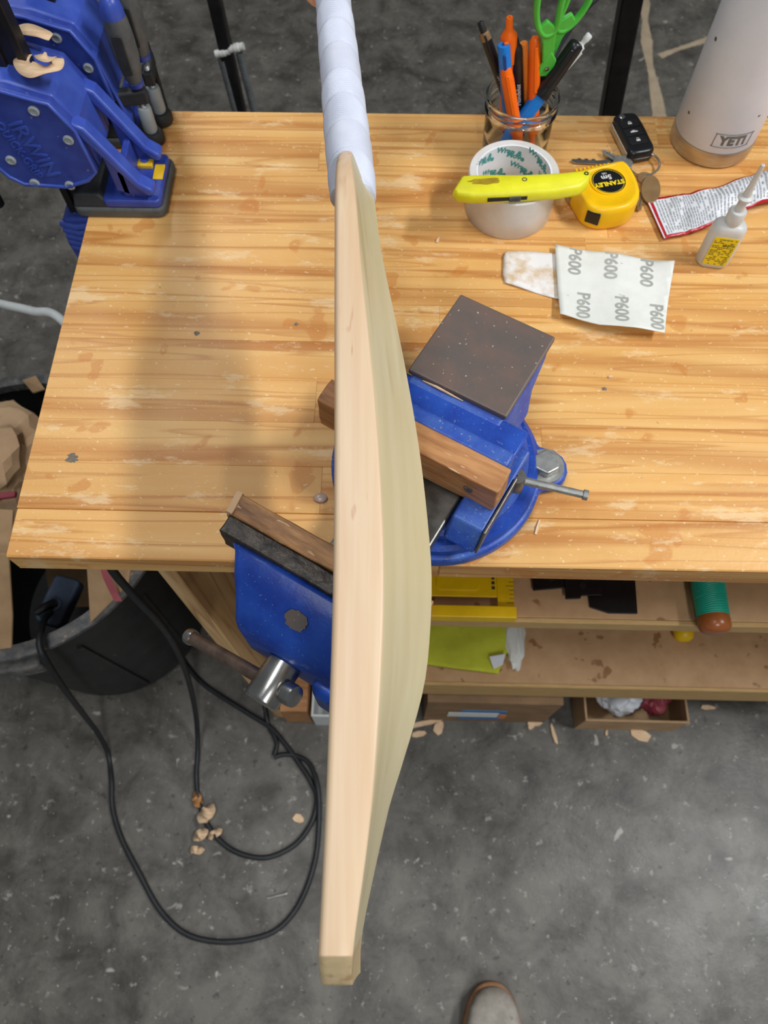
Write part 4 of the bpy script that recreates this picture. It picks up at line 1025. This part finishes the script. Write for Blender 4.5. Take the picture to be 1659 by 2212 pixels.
for (x0, y0, x1, y1, nx, ny) in ((478, 128, 508, 240, 481, 113), (516, 112, 549, 240, 511, 103)):
    a, b = WY(x0, y0, 1.193)-so, WY(x1, y1, 1.193)-so
    b = a+(b-a)*1.25
    d = (b-a).normalized(); u, w_ = frame(d); L = (b-a).length; tn = int(L/.0036)
    pts = [a+d*(L*i/(tn*9))+(u*math.cos(2*math.pi*i/9)+w_*math.sin(2*math.pi*i/9))*.0052 for i in range(tn*9+1)]
    sp_ = obj('coil_spring', tube(NB(), pts, .0013, 6), m_grey_rub, st)
    n = WY(nx, ny, 1.193)-so
    obj('nut', tube(NB(), [n+V((-.012, 0, -.003)), n+V((-.004, 0, -.001)), n+V((-.0035, 0, -.001)), n+V((.004, 0, .001)), n+V((.0045, 0, .001)), n+V((.012, 0, .003))], [.0060, .0060, .0070, .0070, .0060, .0060], 16), m_nut, sp_, smooth=30)
# thin cable hanging behind the jar
cb = cat([WY(1352, -75, 1.2)+V((0, -.020, 0)), WY(1284, 2, 1.15), WY(1240, 52, 1.08), WY(1205, 108, 1.0), WY(1180, 170, .95), WY(1160, 260, .90), V((.19, .88, .30)), V((.20, .95, .006)), V((.3, 1.2, .006))], 8)
tag(obj('power_cable', tube(NB(), cb, .0035, 10), m_dkblue and m_cable), 'thin dark cable running down behind the jar of pens', 'cable', 'cables in the workshop')
# white cable at the left of the bench
wc = cat([V((-1.5, .62, .006)), V((-1.2, .68, .006)), W(-220, 610, .40), W(-90, 632, .60), W(0, 656, .70), W(70, 672, .73), W(140, 697, .75), V((-.30, .46, .76)), V((-.234, .44, .74))], 8)
tag(obj('power_cable', tube(NB(), wc, .0058, 12), m_white), 'thick white cable hanging in under the bench side', 'cable', 'cables in the workshop')

# ================================================================== black bin at the left
BC = V((-.572, .462, 0)); BH = .50
bn = thing('waste_bin', 'round black plastic waste bin with dusty rim full of cardboard', 'bin', BC)
bshell = obj('shell', lathe(NB(), [(.001, 0), (.178, 0), (.184, .006), (.205, .25), (.222, .47), (.222, BH-.006), (.2165, BH-.006), (.2165, .46), (.200, .25), (.180, .012), (.001, .010)], seg=72), m_bin, bn, smooth=35)
obj('rim', lathe(NB(), [(.2145, BH-.012), (.232, BH-.012), (.236, BH-.006), (.235, BH), (.2290, BH+.003), (.2160, BH+.002)], seg=72, loop=True), m_bin_rim, bn, smooth=50)
# moulded handle block and ribs on the side that faces the room
def arcblock(a0, a1, r0, r1, z0, z1, n=14):
    return rings(NB(), [[V((r*math.cos(a), r*math.sin(a), z)) for r, z in ((r0, z0), (r1, z0), (r1, z1), (r0, z1))] for a in [R(a0+(a1-a0)*i/n) for i in range(n+1)]])
hb = obj('handle_block', arcblock(-128, -72, .214, .240, BH-.075, BH-.040), m_bin_rim, bn, smooth=40, bevel=.004)
for a in (-60, -30, -5, 20):
    obj('side_rib', rings(NB(), [[V(((rr+d)*math.cos(R(a+e)), (rr+d)*math.sin(R(a+e)), z)) for d, e in ((-.004, -1.2), (.005, -1.0), (.005, 1.0), (-.004, 1.2))] for rr, z in ((.186, .03), (.2035, .25), (.217, .42))]), m_bin, bshell, smooth=20)
# contents
def slab(pts, th, mat, name='cardboard_flap', label=None, cat_='cardboard', nz_=None, group='cardboard in the bin'):
    pts = [V(p) for p in pts]; c = sum(pts, V((0, 0, 0)))/len(pts)
    n = (pts[1]-pts[0]).cross(pts[2]-pts[0]).normalized()*th/2
    if n.z < 0: n = -n
    o = obj(name, rings(NB(), [[p-c+n for p in pts], [p-c-n for p in pts]]), mat, smooth=0, bevel=.0008, seg=1)
    o.location = c; tag(o, label, cat_, group); return o
slab([W(-60, 1190, .68), W(20, 1195, .68), W(28, 1330, .60), W(26, 1398, .555), W(-60, 1408, .55)], .004, m_card, label='tan cardboard flap slanting over the bin rim')
slab([W(186, 1190, .60), W(290, 1190, .60), W(278, 1262, .56), W(196, 1345, .50)], .004, m_card, label='cardboard flap deeper in the bin beside the black adapter')
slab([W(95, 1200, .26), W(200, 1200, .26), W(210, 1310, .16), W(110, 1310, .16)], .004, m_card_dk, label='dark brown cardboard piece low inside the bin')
slab([W(-40, 1098, .66), W(30, 1102, .66), W(24, 1200, .66), W(-40, 1210, .66)], .004, m_card, label='cardboard flap beside the bench end, above the bin')
slab([W(-40, 1068, .665), W(36, 1062, .665), W(34, 1074, .664), W(-40, 1084, .664)], .006, m_redplastic, name='red_strip', label='thin dull red strip in the bin beside crumpled paper', cat_='strip', group=None)
slab([W(48, 822, .515), W(78, 812, .515), W(98, 842, .51), W(72, 850, .505)], .004, m_card, label='torn cardboard scrap on the far rim of the bin')
bm = NB(); bmesh.ops.create_icosphere(bm, subdivisions=4, radius=1)
for v in bm.verts:
    d = 1+.35*noise.noise(v.co*1.7)+.12*noise.noise(v.co*4+V((3, 0, 0)))+.10*abs(noise.noise(v.co*7))
    v.co = V((v.co.x*.075*d, v.co.y*.085*d, v.co.z*.06*d))
pb = tag(obj('paper_bag', bm, m_kraft, smooth=20), 'crumpled brown paper bag on top of the bin', 'paper bag'); pb.location = W(-12, 1005, .60)
# black adapter plug with its cable
ac = W(135, 1300, .60)
ac = W(131, 1298, .42)
ad = thing('power_adapter', 'slate grey power adapter lying in the bin with cable plugged in', 'adapter', ac, R(-14))
ab = obj('case', prism(NB(), rrect(-.021, .021, -.040, .036, .008), -.012, .012), m_adapt, ad, smooth=20, bevel=.004, seg=3)
obj('socket', lathe(NB(), [(.011, .0115), (.011, .0145), (.008, .016), (.0005, .016), (.0005, .0115)], (0, -.010, 0), 24), m_adapt, ab)
obj('plug', tube(NB(), [(.002, -.008, .016), (-.006, -.020, .024), (-.014, -.032, .026)], [.007, .0065, .0048], 14), m_matte_black, ad)
def cord(name, label, pts, r=.0048, mt=None):
    return tag(obj(name, tube(NB(), cat([W(x, y, z) for x, y, z in pts], 9), r, 12), mt or m_cable), label, 'cable', 'cables in the workshop')
fz = .0052
cord('power_cable', 'black cable from the adapter looping widely over the concrete', [(110, 1322, .446), (98, 1336, .46), (89, 1362, .515), (86, 1396, .525), (102, 1432, .50), (140, 1490, .40), (178, 1540, .22), (212, 1585, .07), (234, 1630, fz), (241, 1690, fz), (243, 1745, fz), (262, 1810, fz), (300, 1885, fz), (345, 1965, fz), (400, 2016, fz), (470, 2034, fz), (545, 2028, fz), (605, 2003, fz), (650, 1945, fz), (680, 1860, fz), (689, 1770, fz+.004), (686, 1700, fz+.010), (668, 1650, fz+.004), (638, 1632, fz), (610, 1630, fz), (592, 1636, fz)])
cord('power_cable', 'black cable hanging from under bench into a small floor loop', [(225, 1190, .79), (243, 1232, .76), (290, 1288, .70), (338, 1338, .62), (372, 1385, .50), (398, 1440, .34), (415, 1500, .18), (425, 1560, .06), (427, 1620, .012), (424, 1680, fz), (432, 1740, fz), (455, 1792, fz), (495, 1832, fz), (545, 1851, fz), (590, 1849, fz), (640, 1822, fz), (674, 1775, fz), (684, 1725, fz), (672, 1690, fz), (650, 1655, fz), (618, 1610, fz), (585, 1572, fz), (540, 1543, fz), (490, 1512, fz), (440, 1478, fz), (405, 1440, fz), (380, 1400, fz)])
cord('power_cable', 'short black cable end curving on the floor under the vise', [(560, 1440, .05), (568, 1500, .02), (578, 1560, fz), (592, 1590, fz), (598, 1610, fz), (592, 1632, fz)], .0045)
tag(obj('strap', rings(NB(), [[p+V((-.005, 0, 0)), p+V((.005, .001, 0)), p+V((.005, .001, .001)), p+V((-.005, 0, .001))] for p in cat([W(224, 1222, .64), W(232, 1250, .61), W(247, 1283, .565), W(256, 1300, .545)], 5)]), m_pinktie, smooth=0), 'thin pink strap hanging beside the bin rim', 'strap')
# dark crate under the bench beside the bin
cr_ = thing('storage_crate', 'black plastic crate on the floor under the bench end', 'crate', (-.290, .56, 0)); cr_.scale = (.8, 1, 1)
obj('walls', rings(NB(), [[V((sx*w_, sy*l_, z)) for sx, sy in ((-1, -1), (1, -1), (1, 1), (-1, 1))] for w_, l_, z in ((.050, .14, 0), (.060, .15, .30), (.066, .156, .302), (.066, .156, .308), (.058, .148, .308), (.048, .138, .012))]), m_bin, cr_, smooth=0, bevel=.002)
obj('lid', boxb(-.057, .057, -.147, .02, .288, .296), m_matte_black, cr_, smooth=0, bevel=.002)

# ================================================================== things on the shelves
z1 = ZS1+.0004
sq = thing('set_square', 'yellow plastic speed square lying on upper shelf edge', 'set square', (.138, .2465, z1))
def trip(pts, z0, z1_): return prism(NB(), pts, z0, z1_)
obj('fence_bar', boxb(-.150, 0, 0, .014, 0, .018), m_setsq, sq, smooth=0, bevel=.0012)
obj('scale_edge', trip([(-.020, .014), (-.001, .014), (-.001, .165), (-.020, .148)], .006, .010), m_setsq, sq, smooth=0, bevel=.0006)
obj('long_edge', trip([(-.148, .014), (-.128, .014), (-.020, .130), (-.020, .150)], .006, .010), m_setsq, sq, smooth=0, bevel=.0006)
pl_ = obj('web', trip([(-.125, .027), (-.034, .027), (-.020, .027), (-.020, .130), (-.104, .040)], .006, .0095), m_setsq, sq, smooth=0, bevel=.0006)
obj('raised_panel', trip(rrect(-.090, -.040, .034, .072, .006), .0095, .0108), m_setsq, pl_, smooth=0, bevel=.0006)
b = NB()
for i in range(11): boxb(-.026, -.0225, .036+i*.006, .039+i*.006, .0092, .0106, b)
obj('notch_slot', b, m_ink, pl_, smooth=0)
b = NB()
for i in range(24): boxb(-.0065 if i % 4 else -.010, -.0012, .020+i*.005, .0206+i*.005, .0099, .01015, b)
obj('scale_marks', b, m_ink, sq, smooth=0)
for i, (pp, lab) in enumerate(((((1147, 1245), (1230, 1245), (1228, 1272), (1150, 1279)), 'black plastic sheet nearest the set square on upper shelf'), (((1216, 1245), (1300, 1245), (1296, 1291), (1252, 1292), (1250, 1298), (1218, 1299)), 'middle black plastic sheet overlapping two others on upper shelf'), (((1272, 1245), (1370, 1245), (1376, 1327), (1314, 1326), (1273, 1313), (1270, 1292)), 'largest black plastic sheet with slanted corner on upper shelf'))):
    w_ = [W(x, y, z1) for x, y in pp]; c = sum(w_, V((0, 0, 0)))/len(w_)
    z0 = (.0032, .0064, 0)[i]
    poly = [((p-c).x, (p-c).y) for p in w_]
    if i != 2: pass
    o = tag(obj('plastic_sheet', prism(NB(), poly, 0, .003), m_black, smooth=0, bevel=.0006), lab, 'plastic sheet', 'black sheets on the shelf'); o.location = (c.x, c.y, z1+(.0032, .0064, 0)[i])
    if i < 2: obj('hole', lathe(NB(), [(.004, .0030), (.004, .0034), (.0004, .0034), (.0004, .0030)], (.0, .004, 0), 16), m_matte_black, o)
# bat handle with teal grip
h0 = W(1537, 1352, ZS1+.010)
bh = thing('bat_handle', 'wooden bat handle with teal ribbed grip sticking out over upper shelf edge', 'bat handle', (h0.x, .234, z1+.0175))
obj('wood_end', lathe(NB(), [(.001, 0), (.010, .0004), (.0155, .003), (.0178, .008), (.0178, .016), (.0165, .020), (.0160, .30), (.001, .30)], seg=36, ax=Matrix.Rotation(R(-90), 3, 'X')), m_varnish, bh, smooth=40)
prof = []
yy = .0195; i = 0
while yy < .27:
    k = int((yy-.0195)/.020); prof.append((.0172+(.0003 if k % 2 == 0 else .0007)+.00035*math.sin(i*2.1), yy)); yy += .0007; i += 1
bm = NB(); rs = []
for r_, y_ in prof:
    rs.append([V((r_*math.cos(a), y_+.004*math.sin(a*1.0+.6)*min(1, (y_-.0195)/.01), r_*math.sin(a))) for a in [2*math.pi*j/36 for j in range(36)]])
obj('grip', rings(bm, rs), m_teal_grip, bh, smooth=50)
obj('blade', loft(NB(), [[(-.018, .29, -.0165), (.018, .29, -.0165), (.018, .29, .012), (-.018, .29, .012)], [(-.05, .36, -.0165), (.05, .36, -.0165), (.05, .36, .015), (-.05, .36, .015)], [(-.05, .52, -.0165), (.05, .52, -.0165), (.05, .52, .022), (-.05, .52, .022)]]), m_bat_edge, bh, smooth=20, bevel=.003)
# yellow handled tool on the lower shelf
y0 = W(1476, 1388, ZS2+.01)
yt = thing('chisel', 'tool with round ended dull yellow handle lying on lower shelf', 'tool', (y0.x, y0.y, ZS2+.0165))
obj('handle', lathe(NB(), [(.001, 0), (.009, .001), (.0145, .006), (.0162, .014), (.0160, .06), (.0145, .10), (.009, .112), (.001, .113)], seg=28, ax=Matrix.Rotation(R(-90), 3, 'X')), m_setsq, yt, smooth=40)
obj('blade', loft(NB(), [[(-.005, .11, -.004), (.005, .11, -.004), (.005, .11, .004), (-.005, .11, .004)], [(-.012, .19, -.0015), (.012, .19, -.0015), (.012, .19, .0015), (-.012, .19, .0015)]]), m_steel_dk, yt, smooth=0)
# lime cloth
cl_poly = [W(x, y, ZS2+.01) for x, y in ((880, 1330), (1103, 1345), (1101, 1396), (1076, 1455), (1000, 1447), (880, 1430))]
xs = [p.x for p in cl_poly]; c = sum(cl_poly, V((0, 0, 0)))/6
bm = sheet([(p.x, p.y) for p in cl_poly], lambda x, y: ZS2+.011+.004*noise.noise(V((x*22, y*30, 0)))+.002*noise.noise(V((x*60, y*60, 2))), .008)
ct = thing('cleaning_cloth', 'folded lime green cleaning cloth with white tag on lower shelf', 'cloth', (0, 0, 0))
obj('cloth', bm, m_cloth, ct, smooth=60, solid=.008)
bm = sheet([(p.x-.002, p.y+.004) for p in cl_poly], lambda x, y: ZS2+.004+.0012*noise.noise(V((x*22, y*30, 9))), .01)
obj('under_fold', bm, m_cloth, ct, smooth=60, solid=.006)
b = slab([W(1057, 1418, ZS2+.021), W(1092, 1412, ZS2+.021), W(1086, 1436, ZS2+.018), W(1066, 1445, ZS2+.017)], .0008, m_wrap); b.name = 'care_tag'
for k_ in ('label', 'category', 'group'):
    if k_ in b: del b[k_]
b.parent = ct
r0 = W(1112, 1378, ZS2+.012)
bm = NB(); bmesh.ops.create_icosphere(bm, subdivisions=3, radius=1)
for v in bm.verts:
    d = 1+.35*noise.noise(v.co*2.1+V((5, 0, 0)))+.15*noise.noise(v.co*5)
    v.co = V((v.co.x*.016*d, v.co.y*.050*d, v.co.z*.010*d))
rg = tag(obj('paper_scrap', bm, m_paper, smooth=20), 'crumpled grey white paper scrap beside the lime cloth', 'paper scrap'); rg.location = (r0.x, r0.y, ZS2+.0115)

# ================================================================== boxes on the floor under the bench
def open_box(name, label, x0, x1, yf, yb, h, mat, flaps=True, th=.004):
    t = thing(name, label, 'box', ((x0+x1)/2, (yf+yb)/2, 0)); w, d = (x1-x0)/2, (yb-yf)/2
    obj('bottom', boxb(-w, w, -d, d, .0002, th), mat, t, smooth=0)
    for a in ((-w, w, -d, -d+th), (-w, w, d-th, d), (-w, -w+th, -d+th, d-th), (w-th, w, -d+th, d-th)):
        obj('side', boxb(*a, th, h), mat, t, smooth=0, bevel=.0008, seg=1)
    return t
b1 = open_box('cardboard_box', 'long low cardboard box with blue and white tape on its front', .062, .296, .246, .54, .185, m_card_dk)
obj('lid', boxb(-.117, .117, -.147, .147, .1852, .1892), m_card_dk, b1, smooth=0)
obj('blue_tape', boxb(-.053, .030, -.1482, -.1468, .030, .120), m_bluetape, b1, smooth=0)
obj('label_sticker', boxb(-.075, .018, -.1488, -.1480, .060, .100), m_paper, b1, smooth=0)
obj('orange_sticker', boxb(.020, .034, -.1489, -.1482, .050, .085), m_orange2, b1, smooth=0)
b2 = open_box('cardboard_box', 'open cardboard box stuffed with clear plastic bags under lower shelf', .355, .545, .236, .47, .095, m_card)
def crumple(name, label, loc, sx, sy, sz, mat, seed, cat_):
    bm = NB(); bmesh.ops.create_icosphere(bm, subdivisions=4, radius=1)
    for v in bm.verts:
        d = 1+.4*noise.noise(v.co*1.8+V((seed, 0, 0)))+.25*abs(noise.noise(v.co*5+V((seed, 1, 0))))
        v.co = V((v.co.x*sx*d, v.co.y*sy*d, v.co.z*sz*d))
    o = tag(obj(name, bm, mat, smooth=25), label, cat_); o.location = loc; return o
crumple('plastic_bag', 'crumpled white plastic bag in the open cardboard box', (.425, .290, .072), .042, .034, .034, m_wrap, 3, 'plastic bag')
crumple('plastic_bag', 'dull red plastic bag in the open cardboard box', (.492, .296, .070), .028, .036, .032, m_redplastic, 8, 'plastic bag')
b3 = open_box('storage_box', 'small white open box standing beside the bench end panel', -.148, -.070, .232, .38, .10, m_white)
wo = tag(obj('wood_block', rough_block(-.203, -.154, .236, .330, .0005, .12, 4, .001), m_padwood2, smooth=25), 'reddish brown wood block between end panel and small white box', 'wood block')

# ================================================================== litter on the floor
for i, (px, py, L, w, a, lab) in enumerate((
    (912, 1563, .085, .010, 12, 'long pale wood strip lying in front of the low cardboard box'), (948, 1572, .028, .020, 60, 'pale wood chip beside the long wood strip'), (905, 1585, .03, .012, 10, 'flat wood chip half hidden behind the bat on the floor'),
    (1155, 1561, .030, .014, 0, 'broken wood chip in front of low cardboard box'), (1148, 1569, .016, .010, 30, 'small wood crumb beside the broken chip'), (1196, 1585, .042, .008, 102, 'thin wood stick lying alone on the floor'),
    (1383, 1588, .040, .022, 160, 'triangular pale wood chip on open floor'), (1418, 1558, .036, .014, -15, 'wood chip in front of the open cardboard box'), (1463, 1532, .034, .018, 20, 'flat wood chip by the corner of the open box'),
    (1310, 1583, .012, .005, 80, 'thin splinter between the stick and triangular chip'), (645, 1768, .022, .016, -25, 'pale wood chip inside the small cable loop'), (1530, 1528, .030, .010, -5, 'wood chip lying below shelf on the bare floor'))):
    p = W(px, py, .002); rn = random.Random(i+20)
    pts = [(-L/2, -w*.3), (-L*.2, -w*.5), (L*.25, -w*.42*rn.uniform(.7, 1.1)), (L/2, -w*.1), (L*.4, w*.3), (0, w*.5), (-L*.4, w*.35)]
    o = tag(obj('wood_chip', prism(NB(), pts, .0001, .003+.002*rn.random()), m_wchip, smooth=0, bevel=.0006, seg=1), lab, 'wood chip', 'wood chips on the floor')
    o.location = (p.x, p.y, 0); o.rotation_euler = (0, 0, R(a))
m_amber_chip = M('amber_wood_shaving', (206, 150, 92), (186, 128, 74), 50, .6, bmp=.2)
k0 = W(440, 1780, .012)
for i, (dx, dy, lab, ang) in enumerate(((.004, .018, 'broad curled shaving lying over the looped cable', 75), (-.018, .042, 'orange tinted shaving beside the looped cable', -40), (-.004, -.018, 'middle curled shaving next to the looped cable', 60), (.022, -.016, 'shaving curl on the inner side of looped cable', 50), (-.008, -.044, 'small tangled shaving just below the looped cable', 20))):
    c = k0+V((dx, dy, 0)); c.z = .011 if i in (0,) else .004
    e = V((math.cos(R(ang)), math.sin(R(ang)), 0)); L = (.034, .026, .026, .026, .024)[i]; n = V((-e.y, e.x, 0))
    curl('wood_shaving', lab, [c-e*L/2+V((0, 0, .002)), c-e*L/4+n*.003+V((0, 0, .006)), c+V((0, 0, .005)), c+e*L/4-n*.003+V((0, 0, .007)), c+e*L/2+V((0, 0, .002))], (.026, .018, .020, .014, .014)[i], m_amber_chip if i == 1 else m_wchip, 'shavings on the floor cable', .35, i)
p = W(600, 1935, .003)
o = tag(obj('screw', tube(NB(), [(-.020, 0, .003), (.014, 0, .003), (.0145, 0, .003), (.018, 0, .003)], [.0014, .0022, .0038, .0038], 10), m_zinc), 'loose pale screw lying inside the wide cable loop', 'screw'); o.location = (p.x, p.y, .0012); o.rotation_euler = (0, 0, R(14))

# ================================================================== the photographer's shoe
sh0 = W(1072, 2132, .03)
shoe = thing('shoe', 'grey suede shoe toe with tan sole edge on the concrete', 'shoe', (sh0.x, sh0.y-.29, 0), R(2))
def shring(y, w, zt_, zb_, off=0, n=20):
    out = []
    for i in range(n):
        a = 2*math.pi*i/n; cx, sz = math.cos(a), math.sin(a)
        x = off+w*math.copysign(abs(cx)**.75, cx); z = (zt_+zb_)/2+(zt_-zb_)/2*math.copysign(abs(sz)**.8, sz)
        out.append(V((x, y, z)))
    return out
secs = [shring(y, w, t_, .016, o_) for y, w, t_, o_ in ((.290, .006, .030, .004), (.287, .018, .040, .004), (.278, .030, .048, .003), (.262, .039, .054, .002), (.235, .046, .060, .001), (.195, .050, .068, 0), (.155, .047, .082, 0), (.120, .041, .098, 0), (.085, .037, .108, 0), (.045, .036, .104, 0), (.015, .034, .098, 0), (.002, .026, .09, 0))]
up_ = obj('upper', rings(NB(), secs), m_shoe, shoe, smooth=60)
so_ = [(0.004, .296), (.024, .290), (.040, .270), (.050, .235), (.0535, .195), (.049, .14), (.041, .09), (.039, .04), (.032, .008), (0, -.004), (-.032, .008), (-.039, .04), (-.041, .09), (-.049, .14), (-.0535, .195), (-.048, .235), (-.034, .272), (-.016, .291)]
obj('sole', prism(NB(), [(p.x, p.y) for p in cat([(a, b_, 0) for a, b_ in so_], 4, True)], 0, .020), m_sole, shoe, smooth=30, bevel=.003)
obj('collar', tube(NB(), cat([(.0, .072, .108), (.030, .055, .106), (.033, .025, .102), (.0, .0, .098), (-.033, .025, .102), (-.030, .055, .106)], 6, True), .006, 10, True), m_shoe, up_)
obj('tongue', loft(NB(), [[(-.018, .15, .080), (.018, .15, .080), (.016, .15, .086), (-.016, .15, .086)], [(-.022, .085, .105), (.022, .085, .105), (.020, .085, .114), (-.020, .085, .114)]]), m_shoe, up_, smooth=20, bevel=.003)
for i in range(4):
    y = .148-i*.018; z = .087+i*.0075
    obj('lace', tube(NB(), cat([(-.026, y, z-.006), (-.01, y+.002, z+.001), (.01, y-.002, z+.001), (.026, y, z-.006)], 4), .0022, 8), m_wchip, up_)

# ================================================================== hand that holds the handle end
hand = thing('person', 'bare hand gripping the white handle end of the bat, dark sleeve', 'person')
hand.matrix_world = mb
def hc(s): return V((s, 0, smooth_tab(G_C, s)))
verts, edges, rad = [], [], []
def chain(pts, rs, root=None):
    prev = root
    for p, r_ in zip(pts, rs):
        verts.append(V(p)); rad.append(r_); i = len(verts)-1
        if prev is not None: edges.append((prev, i))
        prev = i
    return prev
def polar(s, ang, r): c = hc(s); return V((s, r*math.sin(R(ang)), c.z+r*math.cos(R(ang))))
# palm lies on top of the handle, fingers go over the face side and close underneath
palm = chain([polar(-.262, 62, .034)], [.021])
wrist = chain([polar(-.285, 64, .062), polar(-.315, 66, .105), polar(-.36, 68, .17), polar(-.42, 69, .26)], [.022, .025, .031, .036], palm)
for i, (s, k) in enumerate(((-.2235, .92), (-.242, 1.0), (-.261, .96), (-.279, .84))):
    kn = chain([polar(s-.004, 92, .031)], [.0115*k], palm)
    chain([polar(s, 135, .0272), polar(s+.001, 184, .0262), polar(s+.001, 236, .0255), polar(s, 276, .0250)], [.0098*k, .0092*k, .0086*k, .0074*k], kn)
th = chain([polar(-.248, 25, .030)], [.0125], palm)
chain([polar(-.246, -20, .0275), polar(-.240, -58, .0268), polar(-.238, -86, .0265)], [.0112, .0102, .0082], th)
me = bpy.data.meshes.new('hand'); me.from_pydata([tuple(v) for v in verts], edges, []); me.materials.append(m_skin)
ho = bpy.data.objects.new('hand', me); link(ho, hand)
sk = ho.modifiers.new('skin', 'SKIN'); sk.use_smooth_shade = True
for i, r_ in enumerate(rad): me.skin_vertices[0].data[i].radius = (r_, r_)
for d in me.skin_vertices[0].data: d.use_root = False
me.skin_vertices[0].data[0].use_root = True
ho.modifiers.new('sub', 'SUBSURF').levels = 2; ho.modifiers['sub'].render_levels = 2
a0 = polar(-.345, 67.5, .148); a1 = polar(-.42, 69, .26); dv = (a1-a0)
obj('sleeve', tube(NB(), [a0, a0+dv*.05, a0+dv*.5, a0+dv*1.0, a0+dv*2.2], [.040, .043, .045, .048, .055], 24), m_sleeve, hand, smooth=50)
